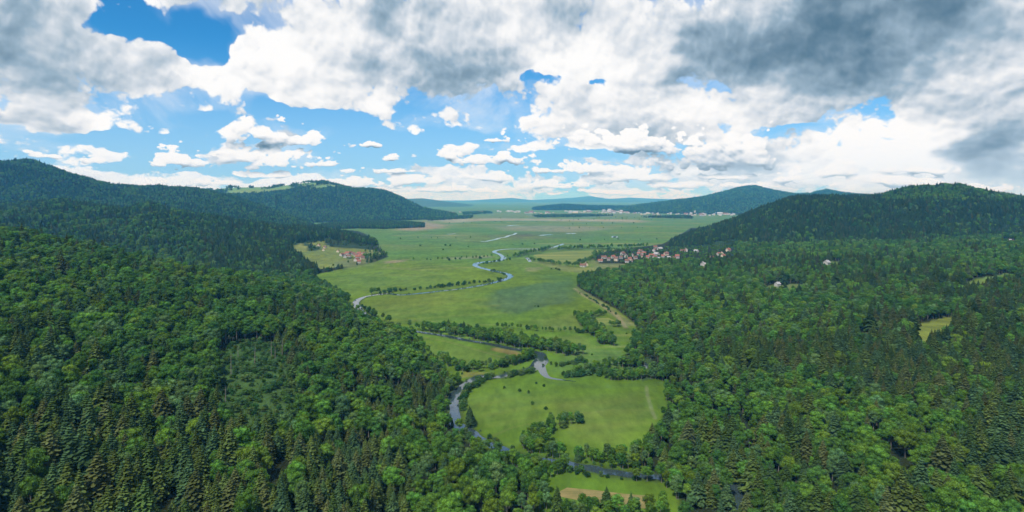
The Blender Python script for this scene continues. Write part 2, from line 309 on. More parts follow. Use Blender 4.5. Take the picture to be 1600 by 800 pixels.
# glades in the woods: polygons in the photo, ground colour
GLADES = [([(340, 560), (365, 535), (410, 528), (440, 545), (462, 585), (474, 625), (455, 665), (425, 690), (385, 698), (350, 680), (335, 630)], (.047, .094, .026)),
    ([(1408, 538), (1436, 508), (1470, 497), (1496, 496), (1492, 519), (1468, 540), (1438, 546)], (.125, .165, .032)), ([(1328, 530), (1350, 519), (1378, 522), (1380, 542), (1338, 545)], (.10, .14, .03)),
    ([(1496, 449), (1528, 434), (1576, 427), (1594, 438), (1548, 453), (1512, 458)], (.10, .15, .035)), ([(1190, 450), (1212, 443), (1266, 445), (1262, 460), (1200, 461)], (.12, .15, .04)), ([(1278, 413), (1300, 406), (1318, 414), (1310, 424), (1284, 424)], (.10, .14, .03)),
    ([(457, 386), (470, 381), (484, 387), (480, 394), (462, 394)], (.16, .17, .045)), ([(478, 380), (505, 377), (515, 386), (545, 388), (588, 391), (600, 398), (575, 403), (540, 402), (545, 416), (500, 420), (478, 408), (470, 395), (500, 390), (505, 388)], (.13, .16, .04)),
    ([(366, 746), (378, 728), (398, 722), (392, 738), (378, 750)], (.24, .21, .17)), ([(1555, 382), (1565, 374), (1592, 375), (1585, 384)], (.12, .12, .06)),
    ([(998, 563), (1017, 561), (1020, 592), (1002, 596)], (.05, .085, .03)), ([(222, 604), (230, 588), (236, 590), (232, 612)], (.12, .11, .09)), ([(1085, 428), (1100, 414), (1112, 414), (1105, 424)], (.11, .14, .05))]
VILLAGE = [(925, 418), (930, 396), (975, 388), (1060, 388), (1150, 392), (1156, 424), (1090, 426), (1040, 420), (985, 418)]
HAMLET = [(518, 414), (524, 396), (552, 388), (580, 394), (580, 410), (545, 419)]
FLAT_WOODS = [[(455, 361), (520, 351), (570, 346.5), (620, 348), (664, 352), (662, 355.5), (600, 358), (560, 357), (500, 359)],
    [(660, 341), (740, 338.5), (735, 341.5), (670, 345)], [(722, 333), (762, 331), (770, 333.5), (725, 336)], [(830, 338), (905, 336.5), (960, 337.5), (905, 339), (845, 340)], [(1000, 340), (1075, 338), (1085, 342), (1040, 341)]]
# hedges and bank trees: line in the photo, half width m, spacing m, kind, height range
HEDGES = [
    ([(610, 374), (660, 373), (700, 373.5), (745, 373)], 6, 40, 'broadleaf', 5, 9), ([(830, 360), (930, 357), (1050, 358)], 8, 55, 'broadleaf', 6, 10), ([(690, 350), (780, 348), (900, 347)], 10, 60, 'broadleaf', 7, 12),
    ([(860, 345), (960, 344), (1070, 344.5)], 14, 45, 'broadleaf', 7, 12), ([(780, 342), (880, 341), (1000, 341)], 20, 40, 'broadleaf', 8, 13), ([(640, 385), (700, 384), (735, 386)], 3, 45, 'shrub', 3, 6), ([(900, 376), (980, 374), (1040, 375)], 4, 50, 'shrub', 3, 6),
    ([(1030, 741), (1080, 743), (1112, 742), (1135, 748), (1150, 758), (1164, 772), (1172, 800)], 4, 4.5, 'broadleaf', 8, 12), ([(1040, 757), (1090, 756), (1125, 758), (1140, 775), (1143, 800)], 4, 4.2, 'broadleaf', 7, 11),
    ([(560, 470), (572, 463), (590, 461), (620, 455), (660, 452), (700, 448), (740, 443), (772, 440), (785, 437)], 3.5, 6, 'shrub', 3, 7), ([(565, 464), (585, 460), (612, 459)], 6, 5, 'broadleaf', 6, 11),
    ([(563, 487), (575, 492), (600, 505), (620, 511)], 5, 5, 'broadleaf', 6, 11), ([(558, 478), (572, 484), (585, 495)], 3, 4, 'shrub', 3, 5),
    ([(655, 519), (690, 521), (730, 528), (770, 535), (800, 541), (822, 545)], 8, 3.8, 'broadleaf', 7, 12), ([(705, 518), (715, 521), (728, 523)], 4, 6, 'spruce', 13, 16),
    ([(636, 514), (655, 516), (690, 518)], 5, 5, 'broadleaf', 5, 9), ([(760, 528), (800, 535), (850, 545), (888, 551), (898, 556)], 9, 3.6, 'broadleaf', 6, 11), ([(858, 540), (874, 545)], 5, 9, 'spruce', 9, 13),
    ([(775, 514), (800, 513), (850, 518), (900, 520), (925, 521)], 2.2, 3.4, 'broadleaf', 4, 7), ([(768, 518), (740, 512), (700, 510)], 3, 6, 'shrub', 3, 5),
    ([(908, 498), (915, 508), (925, 518), (938, 529), (950, 541)], 7, 3.6, 'broadleaf', 7, 11), ([(922, 496), (935, 493), (947, 493)], 3, 4, 'broadleaf', 5, 8), ([(955, 509), (962, 511), (966, 509)], 3, 3.5, 'broadleaf', 5, 8),
    ([(690, 560), (715, 578), (740, 580), (765, 575), (795, 572), (815, 565), (830, 556), (832, 550)], 4.5, 3.6, 'broadleaf', 5, 9), ([(780, 574), (810, 568), (838, 556)], 3, 3.5, 'shrub', 3, 5),
    ([(704, 650), (700, 635), (701, 620), (708, 606), (720, 596)], 3, 3, 'broadleaf', 5, 9), ([(729, 660), (734, 668)], 2.5, 3, 'spruce', 9, 12), ([(716, 645), (720, 625), (728, 612), (745, 600), (770, 590), (800, 588), (835, 582)], 2.8, 2.8, 'shrub', 2.5, 5), ([(716, 655), (727, 672), (742, 680), (770, 692), (800, 703)], 2.6, 3.2, 'shrub', 2, 4.5),
    ([(862, 572), (890, 570), (912, 566), (905, 561)], 3.5, 3.2, 'shrub', 2, 4.5), ([(880, 588), (910, 587), (935, 585), (965, 583)], 4.5, 3.0, 'shrub', 3, 5.5), ([(895, 583), (930, 578), (955, 573), (975, 570)], 4.0, 3.4, 'broadleaf', 4, 8), ([(945, 592), (975, 592), (1010, 592), (1036, 590)], 5, 3.4, 'broadleaf', 6, 9), ([(975, 575), (1000, 570), (995, 560)], 6, 4, 'broadleaf', 6, 10),
    ([(822, 694), (838, 684), (852, 678), (868, 668), (885, 662), (902, 656)], 4.2, 2.8, 'broadleaf', 4, 7.5), ([(815, 702), (835, 696), (862, 692)], 4, 3.2, 'broadleaf', 5, 8),
    ([(800, 706), (830, 712), (862, 714), (900, 718), (930, 722), (965, 722), (1000, 714), (1025, 696)], 4, 3.2, 'broadleaf', 5, 9), ([(895, 722), (920, 725)], 2, 8, 'spruce', 8, 12), ([(955, 727), (985, 730), (1005, 735)], 4, 3.3, 'broadleaf', 5, 9),
    ([(800, 728), (830, 736), (860, 742), (885, 744)], 6, 3.6, 'broadleaf', 5, 9), ([(890, 742), (930, 744), (975, 748), (1010, 749)], 1.6, 3.4, 'shrub', 1.5, 3),
    ([(1020, 745), (1040, 752), (1062, 764), (1075, 780)], 5, 4, 'broadleaf', 7, 11), ([(945, 806), (985, 801), (1002, 806)], 3, 10, 'spruce', 9, 13), ([(980, 749), (1010, 748), (1030, 746)], 4, 3.6, 'broadleaf', 5, 8), ([(885, 735), (905, 739), (925, 741)], 3, 3.2, 'shrub', 2, 4), ([(880, 812), (930, 810), (990, 808), (1050, 800)], 5, 5, 'broadleaf', 6, 9), ([(830, 760), (840, 780), (850, 800)], 6, 4.4, 'broadleaf', 7, 11), ([(862, 800), (875, 806)], 4, 5, 'spruce', 8, 13),
    ([(680, 407), (700, 406.5), (720, 405.5), (745, 404.5), (770, 402)], 5, 9, 'broadleaf', 5, 9), ([(805, 402), (822, 397), (845, 393), (860, 389)], 7, 6, 'broadleaf', 6, 11), ([(870, 391), (900, 390), (930, 389.3), (955, 388)], 8, 6.5, 'broadleaf', 8, 14), ([(968, 388), (985, 387), (1010, 385.5)], 8, 7, 'broadleaf', 8, 13), ([(830, 408), (850, 411), (880, 415), (905, 417)], 6, 6, 'broadleaf', 6, 11), ([(905, 414), (925, 405), (940, 399)], 8, 7, 'broadleaf', 6, 11), ([(862, 421), (876, 423)], 4, 6, 'shrub', 3, 6),
    ([(752, 419), (772, 424), (790, 430)], 4, 7, 'shrub', 3, 6), ([(755, 413), (800, 405)], 3, 10, 'shrub', 3, 6), ([(630, 408), (650, 408), (690, 408), (715, 407)], 4, 22, 'broadleaf', 5, 9), ([(785, 404), (805, 402), (830, 403)], 4, 12, 'broadleaf', 5, 8), ([(565, 406), (585, 402), (600, 400)], 14, 9, 'broadleaf', 7, 12), ([(572, 395), (590, 396)], 10, 8, 'broadleaf', 7, 12),
    ([(690, 391), (700, 391)], 3, 10, 'shrub', 3, 6), ([(790, 383), (850, 381)], 4, 30, 'shrub', 3, 6), ([(880, 352), (1000, 350)], 20, 70, 'broadleaf', 7, 12), ([(905, 458), (935, 475), (965, 492)], 3, 9, 'shrub', 2, 4)]
LONE_SHRUBS = [(850, 604), (826, 615), (832, 632), (860, 649), (812, 612), (788, 607), (853, 640), (979, 522), (838, 600), (841, 480), (925, 555), (836, 479), (905, 650), (722, 585)]
# ------------------------------------------------------------------ materials
def new_mat(name):
    m = bpy.data.materials.new(name); m.use_nodes = True
    t = m.node_tree
    for n in list(t.nodes): t.nodes.remove(n)
    o = t.nodes.new('ShaderNodeOutputMaterial')
    return m, NT(t), o
def principled(N, col, rough=.8, spec=.2):
    b = N.n.new('ShaderNodeBsdfPrincipled'); N.put(b.inputs['Base Color'], col)
    N.put(b.inputs['Roughness'], rough); b.inputs['Specular IOR Level'].default_value = spec
    return b
def leaf_mat(name, col, var=.35, trans=.25, warm=.12):
    m, N, o = new_mat(name)
    oi = N.n.new('ShaderNodeObjectInfo'); ge = N.n.new('ShaderNodeNewGeometry')
    r1 = oi.outputs['Random']; r2 = ge.outputs['Random Per Island']
    k = N.m('MULTIPLY', N.rng(r1, 0, 1, 1-var, 1+var, 'LINEAR'), N.rng(r2, 0, 1, .6, 1.45, 'LINEAR'))
    w = N.rng(N.m('FRACT', N.m('MULTIPLY', r1, 37.7)), 0, 1, -warm, warm, 'LINEAR')
    c = N.v('MULTIPLY', N.v('SCALE', tuple(col), k), N.xyz(N.m('ADD', 1.0, N.m('MULTIPLY', w, 1.6)), 1.0, N.m('SUBTRACT', 1.0, N.m('MULTIPLY', w, 1.4))))
    d = N.n.new('ShaderNodeBsdfDiffuse'); N.put(d.inputs['Color'], c)
    tr = N.n.new('ShaderNodeBsdfTranslucent'); N.put(tr.inputs['Color'], N.v('MULTIPLY', c, (1.25, 1.35, .6)))
    mx = N.n.new('ShaderNodeMixShader'); mx.inputs[0].default_value = trans
    N.l.new(d.outputs[0], mx.inputs[1]); N.l.new(tr.outputs[0], mx.inputs[2])
    N.l.new(mx.outputs[0], o.inputs[0]); return m
def plain_mat(name, col, scale=1.0, var=.25, rough=.85, spec=.15):
    m, N, o = new_mat(name)
    tc = N.n.new('ShaderNodeTexCoord').outputs['Object']
    n = N.noise(tc, scale, 5, .6)
    c = N.v('SCALE', tuple(col), N.rng(n, .3, .7, 1-var, 1+var, 'LINEAR'))
    b = principled(N, c, rough, spec); N.l.new(b.outputs[0], o.inputs[0]); return m
def land_mat(name, fine=.45, bump=.0):
    """ground whose colour per place is the mesh attribute `albedo`, broken up by noise at several sizes"""
    m, N, o = new_mat(name)
    at = N.n.new('ShaderNodeAttribute'); at.attribute_name = 'albedo'
    tc = N.n.new('ShaderNodeTexCoord').outputs['Object']
    n1 = N.noise(tc, 1/60, 8, .68); n2 = N.noise(N.v('MULTIPLY', tc, (1.0, .35, 1.0)), 1/9, 7, .72); n3 = N.noise(tc, 1/350, 4, .5)
    k = N.m('MULTIPLY', N.rng(n1, .3, .7, 1-.45*fine, 1+.45*fine, 'LINEAR'), N.rng(n2, .3, .7, 1-.5*fine, 1+.5*fine, 'LINEAR'))
    tint = N.mix(N.rng(n3, .38, .62), (1.10, 1.0, .95, 1), (.88, 1.0, 1.05, 1))
    c = N.v('MULTIPLY', N.v('SCALE', at.outputs['Color'], k), tint)
    b = principled(N, c, .95, .05)
    if bump:
        bp = N.n.new('ShaderNodeBump'); bp.inputs['Strength'].default_value = 1; bp.inputs['Distance'].default_value = bump
        N.put(bp.inputs['Height'], N.noise(tc, 1/16, 5, .65)); N.l.new(bp.outputs[0], b.inputs['Normal'])
    N.l.new(b.outputs[0], o.inputs[0]); return m
def water_mat():
    m, N, o = new_mat('water')
    tc = N.n.new('ShaderNodeTexCoord').outputs['Object']
    b = principled(N, (.035, .055, .060, 1), .09, .5); b.inputs['IOR'].default_value = 2.3
    bp = N.n.new('ShaderNodeBump'); bp.inputs['Strength'].default_value = .25; bp.inputs['Distance'].default_value = .1
    N.put(bp.inputs['Height'], N.noise(tc, .6, 3, .5)); N.l.new(bp.outputs[0], b.inputs['Normal'])
    N.l.new(b.outputs[0], o.inputs[0]); return m

# ------------------------------------------------------------------ objects
def link_mesh(name, V, Fc, mats, parent=None, mi=None, smooth=False, me=None):
    if me is None:
        me = bpy.data.meshes.new(name); V = np.asarray(V, float)
        me.from_pydata([tuple(v) for v in V], [], [tuple(int(i) for i in f) for f in Fc])
        for m in (mats if isinstance(mats, (list, tuple)) else [mats]): me.materials.append(m)
        if mi is not None: me.polygons.foreach_set('material_index', np.asarray(mi, np.int32))
        if smooth: me.polygons.foreach_set('use_smooth', np.ones(len(me.polygons), bool))
    o = bpy.data.objects.new(name, me); C.objects.link(o); o.parent = parent
    return o
def grid_mesh(name, X, Y, Z, keep=None, color=None, smooth=True):
    n, m = X.shape
    V = np.stack([X, Y, Z], -1).reshape(-1, 3)
    ii = np.arange(n*m).reshape(n, m)
    q = np.stack([ii[:-1, :-1], ii[:-1, 1:], ii[1:, 1:], ii[1:, :-1]], -1)
    if keep is not None:
        k = keep[:-1, :-1] | keep[:-1, 1:] | keep[1:, 1:] | keep[1:, :-1]; q = q[k]
    q = q.reshape(-1, 4)
    used = np.unique(q); remap = np.full(n*m, -1, np.int64); remap[used] = np.arange(len(used)); q = remap[q]; V = V[used]
    me = bpy.data.meshes.new(name)
    me.vertices.add(len(V)); me.vertices.foreach_set('co', V.astype(np.float32).ravel())
    me.loops.add(q.size); me.loops.foreach_set('vertex_index', q.astype(np.int32).ravel())
    me.polygons.add(len(q)); me.polygons.foreach_set('loop_start', np.arange(0, q.size, 4, dtype=np.int32))
    if smooth: me.polygons.foreach_set('use_smooth', np.ones(len(q), bool))
    me.update(calc_edges=True)
    if color is not None:
        a = me.color_attributes.new('albedo', 'FLOAT_COLOR', 'POINT')
        c = np.ones((len(V), 4), np.float32); c[:, :3] = color.reshape(-1, 3)[used]; a.data.foreach_set('color', c.ravel())
    return me
def tag(o, label=None, cat=None, group=None, kind=None):
    for k, v in (('label', label), ('category', cat), ('group', group), ('kind', kind)):
        if v: o[k] = v
    return o
def empty(name, loc=(0, 0, 0), rz=0.0, s=1.0):
    o = bpy.data.objects.new(name, None); C.objects.link(o); o.location = loc; o.rotation_euler = (0, 0, rz)
    o.scale = (s, s, s) if not isinstance(s, tuple) else s; o.empty_display_size = .5; return o

# ------------------------------------------------------------------ tree shapes: returns V, F
def spruce_crown(h, r, seed, whorls=25, thin=1.0):
    g = random.Random(seed); V = []; Q = []
    def quad(a, b, c, d):
        k = len(V); V.extend([a, b, c, d]); Q.append((k, k+1, k+2, k+3))
    z0 = h*g.uniform(.06, .14)
    for i in range(whorls):
        f = (i+g.uniform(-.25, .25))/whorls; f = max(f, 0.0)
        z = z0+(h*.965-z0)*f
        R = r*(1-f**1.25)**.95*(1-.12*math.exp(-f*14))+.12
        nb = max(5, int((7+5*(1-f))*thin))
        a0 = g.random()*7
        for b in range(nb):
            a = a0+(b+g.uniform(-.3, .3))*2*math.pi/nb; L = R*g.uniform(.72, 1.12)
            if g.random() < .06: continue
            ca, sa = math.cos(a), math.sin(a); dr = g.uniform(.18, .42)*L; w = (.22*L+.20)*g.uniform(.8, 1.2)
            def pt(rad, side, zz): return (ca*rad-sa*side, sa*rad+ca*side, zz)
            zi, zm, ze = z+.10*L, z-.35*dr, z-dr+g.uniform(0, .18)*L
            quad(pt(.05*L, -w*.35, zi), pt(.05*L, w*.35, zi), pt(.55*L, w, zm), pt(.55*L, -w, zm-.05*w))
            quad(pt(.55*L, -w, zm-.05*w), pt(.55*L, w, zm), pt(L, w*.28, ze), pt(L, -w*.28, ze))
            quad(pt(.25*L, 0, z), pt(.25*L, 0, z-.5*w-.2), pt(.9*L, w*.3, ze-.45*w-.15), pt(.95*L, 0, ze))
    quad((-.10, 0, h*.93), (.10, 0, h*.93), (.03, 0, h*1.01), (-.03, 0, h*1.01)); quad((0, -.10, h*.93), (0, .10, h*.93), (0, .03, h*1.01), (0, -.03, h*1.01))
    n = 7; k = len(V)                                    # the dense shaded inside
    for j in range(n):
        a = 2*math.pi*j/n; V.append((.60*r*math.cos(a), .60*r*math.sin(a), z0*.9))
    V.append((0, 0, h*.95)); tris = [(k+j, k+(j+1) % n, k+n) for j in range(n)]
    return V, Q+tris
def ico():
    bm = bmesh.new(); bmesh.ops.create_icosphere(bm, subdivisions=1, radius=1)
    v = [tuple(x.co) for x in bm.verts]; f = [tuple(x.index for x in p.verts) for p in bm.faces]; bm.free(); return v, f
ICO = ico()
def leafy_crown(h, r, seed, nlobe=15, per=95, low=.28, leaf=.52, squash=.8):
    """lobed crown: leaf sprays on the skin of every lobe, a darker inside, gaps between the lobes"""
    g = random.Random(seed); V = []; Fs = []
    cz = h*(low+1)/2; hz = h*(1-low)/2
    lobes = [(0.0, 0.0, cz+.08*h, r*.62)]
    for i in range(nlobe):
        t = (i+.5)/nlobe; zz = 1-1.75*t; a = i*2.39996+g.uniform(-.5, .5); q = math.sqrt(max(0, 1-zz*zz))
        s = g.uniform(.52, .78); rr = r*g.uniform(.30, .48)
        lobes.append((q*s*r*math.cos(a), q*s*r*math.sin(a), cz+zz*hz*s*1.02+g.uniform(-.05, .05)*h, rr))
    for (x, y, z, R) in lobes:
        k = len(V); q = g.random()*6
        for (a, b, c) in ICO[0]:
            V.append((x+a*R*.74, y+b*R*.74, z+c*R*.74*squash))
        Fs.extend(tuple(k+i for i in f) for f in ICO[1])
        n = int(per*(R/(r*.4))**2)
        for j in range(n):
            u = 1-1.65*(j+.5)/n; a = j*2.39996+q; s = math.sqrt(max(0, 1-u*u))
            nx, ny, nz = s*math.cos(a), s*math.sin(a), u
            px, py, pz = x+nx*R, y+ny*R, z+nz*R*squash
            rad = R*g.uniform(.82, 1.16)
            c = Vector((x+nx*rad, y+ny*rad, z+nz*rad*squash))
            nn = Vector((nx+g.uniform(-.75, .75), ny+g.uniform(-.75, .75), nz+.25+g.uniform(-.65, .65))).normalized()
            t1 = nn.orthogonal().normalized(); t1.rotate(__import__('mathutils').Quaternion(nn, g.uniform(0, 6.28))); t2 = nn.cross(t1)
            L = leaf*g.uniform(.6, 1.35); wd = L*g.uniform(.5, .95); dro = nn*(-.22*L)
            k = len(V)
            V.extend([tuple(c-t1*L*.5+dro), tuple(c-t2*wd*.5), tuple(c+t1*L*.5+dro), tuple(c+t2*wd*.5)]); Fs.append((k, k+1, k+2, k+3))
    return V, Fs
def stem(pts, rad, n=6):
    V = []; Fs = []
    for i, (p, r) in enumerate(zip(pts, rad)):
        for j in range(n):
            a = 2*math.pi*j/n; V.append((p[0]+r*math.cos(a), p[1]+r*math.sin(a), p[2]))
    for i in range(len(pts)-1):
        for j in range(n): Fs.append((i*n+j, i*n+(j+1) % n, (i+1)*n+(j+1) % n, (i+1)*n+j))
    Fs.append(tuple(range((len(pts)-1)*n, len(pts)*n)))
    return V, Fs
def join(parts):
    V = []; Fs = []
    for v, f in parts:
        k = len(V); V += list(v); Fs += [tuple(k+i for i in q) for q in f]
    return V, Fs
def spruce_trunk(h, seed):
    return stem([(0, 0, -.6), (0, 0, h*.3), (0, 0, h*.92)], [.24, .17, .03])
def leafy_trunk(h, r, seed):
    g = random.Random(seed); P = [stem([(0, 0, -.6), (.05*g.uniform(-1, 1), .08*g.uniform(-1, 1), h*.3), (.2*g.uniform(-1, 1), .2*g.uniform(-1, 1), h*.72)], [.28, .21, .08])]
    for i in range(5):
        a = i*1.3+g.random(); z = h*g.uniform(.26, .45); e = (.55*r*math.cos(a), .55*r*math.sin(a), z+h*g.uniform(.16, .3))
        P.append(stem([(0, 0, z), (e[0]*.5, e[1]*.5, z+.6*(e[2]-z)), e], [.11, .08, .03], 5))
    return join(P)
def mesh_of(name, parts, mats):
    V = []; Fs = []; mi = []
    for i, (v, f) in enumerate(parts):
        k = len(V); V += list(v); Fs += [tuple(k+j for j in q) for q in f]; mi += [i]*len(f)
    me = bpy.data.meshes.new(name); me.from_pydata(V, [], Fs)
    for m in mats: me.materials.append(m)
    me.polygons.foreach_set('material_index', np.array(mi, np.int32)); me.update(); return me

# variants: unit = metres at scale 1
M = {}
SPECIES = {}     # kind -> list of dict(tone, h, r, crown mesh, trunk mesh, joined mesh)
def make_species():
    M['spruce_bark'] = plain_mat('spruce_bark', (.085, .065, .05), 3); M['pale_bark'] = plain_mat('pale_bark', (.20, .18, .15), 3)
    tones_s = [('dark-green', (.052, .094, .024)), ('olive', (.072, .106, .026)), ('brownish', (.078, .096, .032)), ('bluish-green', (.050, .094, .036))]
    tones_b = [('mid-green', (.074, .158, .026)), ('dark-green', (.055, .128, .026)), ('yellow-green', (.100, .176, .024)), ('grey-green', (.092, .166, .056)), ('bright-green', (.078, .176, .026))]
    L = []
    for i, (tn, c) in enumerate(tones_s):
        m = leaf_mat('spruce_needles', c, .25, .10, .03)
        for s in range(2):
            h, r = (18, 5.4) if s == 0 else (17, 4.7)
            cr = spruce_crown(h, r, 10+i*5+s); tr = spruce_trunk(h, 3)
            L.append(dict(tone=tn, h=h, r=r, crown=mesh_of('crown', [cr], [m]), trunk=mesh_of('trunk', [tr], [M['spruce_bark']]), both=mesh_of('spruce', [cr, tr], [m, M['spruce_bark']])))
    SPECIES['spruce'] = L
    L = []
    for i, (tn, c) in enumerate(tones_b):
        m = leaf_mat('broad_leaves', c, .28, .18, .08)
        for s in range(2):
            h, r = ((14, 4.2), (15, 3.5))[s]
            cr = leafy_crown(h, r, 40+i*5+s, nlobe=15 if s == 0 else 18, low=.24 if s == 0 else .2); tr = leafy_trunk(h, r, i+s)
            L.append(dict(tone=tn, h=h, r=r, crown=mesh_of('crown', [cr], [m]), trunk=mesh_of('trunk', [tr], [M['pale_bark']]), both=mesh_of('broadleaf', [cr, tr], [m, M['pale_bark']])))
    SPECIES['broadleaf'] = L
    L = []
    for i, (tn, c) in enumerate([('mid-green', (.045, .105, .026)), ('dark-green', (.030, .076, .024)), ('pale-green', (.075, .135, .042))]):
        m = leaf_mat('shrub_leaves', c, .25, .22)
        for s in range(2):
            h, r = 4, (2.4, 1.9)[s]
            cr = leafy_crown(h, r, 90+i*5+s, nlobe=9, per=42, low=-.1, leaf=.42)
            tr = join([stem([(0, 0, -.3), (.3*math.cos(a), .3*math.sin(a), 1.0), (.7*math.cos(a), .7*math.sin(a), 2.2)], [.06, .05, .02], 4) for a in (0, 1.6, 3.1, 4.7)])
            me = mesh_of('shrub', [cr, tr], [m, M['pale_bark']])
            L.append(dict(tone=tn, h=h, r=r, crown=me, trunk=None, both=me))
    SPECIES['shrub'] = L

# ------------------------------------------------------------------ where trees stand
def gauss(px, py, cx, cy, rx, ry): return np.exp(-((px-cx)/rx)**2-((py-cy)/ry)**2)
def spruce_share(px, py, X, Y):
    """share of conifers in the woods, by place"""
    s = np.full(px.shape, .06)
    left = px < 760
    s = np.where(left, .10+.75*sstep((py-635-.05*(px-200))/60)*sstep((720-px)/120), s)
    s = np.maximum(s, .78*gauss(px, py, 600, 640, 120, 75)*left); s = np.maximum(s, .55*gauss(px, py, 470, 560, 60, 60)*left); s = np.maximum(s, .5*gauss(px, py, 40, 570, 60, 60)*left); s = np.maximum(s, .5*gauss(px, py, 480, 500, 120, 25)*left)
    s = np.where(left & (px > 640) & (py > 660), s*.35, s)
    right = px > 980
    s = np.maximum(s, right*.85*gauss(px, py, 1200, 575, 90, 30)); s = np.maximum(s, right*.92*gauss(px, py, 1390, 575, 190, 58)); s = np.maximum(s, right*.85*gauss(px, py, 1570, 560, 130, 90)); s = np.maximum(s, right*.75*gauss(px, py, 1560, 690, 80, 90)); s = np.maximum(s, right*.5*gauss(px, py, 1240, 690, 60, 40)); s = np.maximum(s, right*.45*gauss(px, py, 1290, 420, 200, 14)); s = np.maximum(s, right*.55*gauss(px, py, 1450, 450, 200, 22))
    s = np.maximum(s, right*.22*sstep((py-640)/60))
    return s
def scatter(step, X0, X1, Y0, Y1):
    nx, ny = int((X1-X0)/step)+1, int((Y1-Y0)/step)+1
    if nx < 1 or ny < 1: return np.zeros(0), np.zeros(0)
    gx, gy = np.meshgrid(np.arange(nx), np.arange(ny))
    gx = gx+.5*(gy % 2)
    X = X0+(gx+rng.uniform(-.42, .42, gx.shape))*step; Y = Y0+(gy+rng.uniform(-.42, .42, gy.shape))*step
    return X.ravel(), Y.ravel()
GLADE_SETS = []
def in_glade(X, Y, Z):
    px, py = PX(X, Y, Z); r = np.zeros(X.shape, bool)
    wx, wy = 13*fbm(X/14, Y/14, 3, 201), 9*fbm(X/14, Y/14, 3, 202)      # ragged edges
    for i, (poly, c) in enumerate(GLADES): r |= inside(poly, px+(wx if i == 0 else .4*wx), py+(wy if i == 0 else .3*wy))
    return r
T = dict(X=[], Y=[], Z=[], kind=[], var=[], s=[], zone=[])
def add_trees(X, Y, Z, kind, var, s, zone):
    for k, v in zip(('X', 'Y', 'Z', 'kind', 'var', 's'), (X, Y, Z, kind, var, s)): T[k].append(np.asarray(v))
    T['zone'].append(np.full(len(X), zone, object))
KID = {'spruce': 0, 'broadleaf': 1, 'shrub': 2}
VILLAGE_XY = [tuple(W(x, y)) for x, y in VILLAGE]; HAMLET_XY = [tuple(W(x, y)) for x, y in HAMLET]
def pick(n, weights):
    w = np.array(weights, float); return rng.choice(len(w), n, p=w/w.sum())
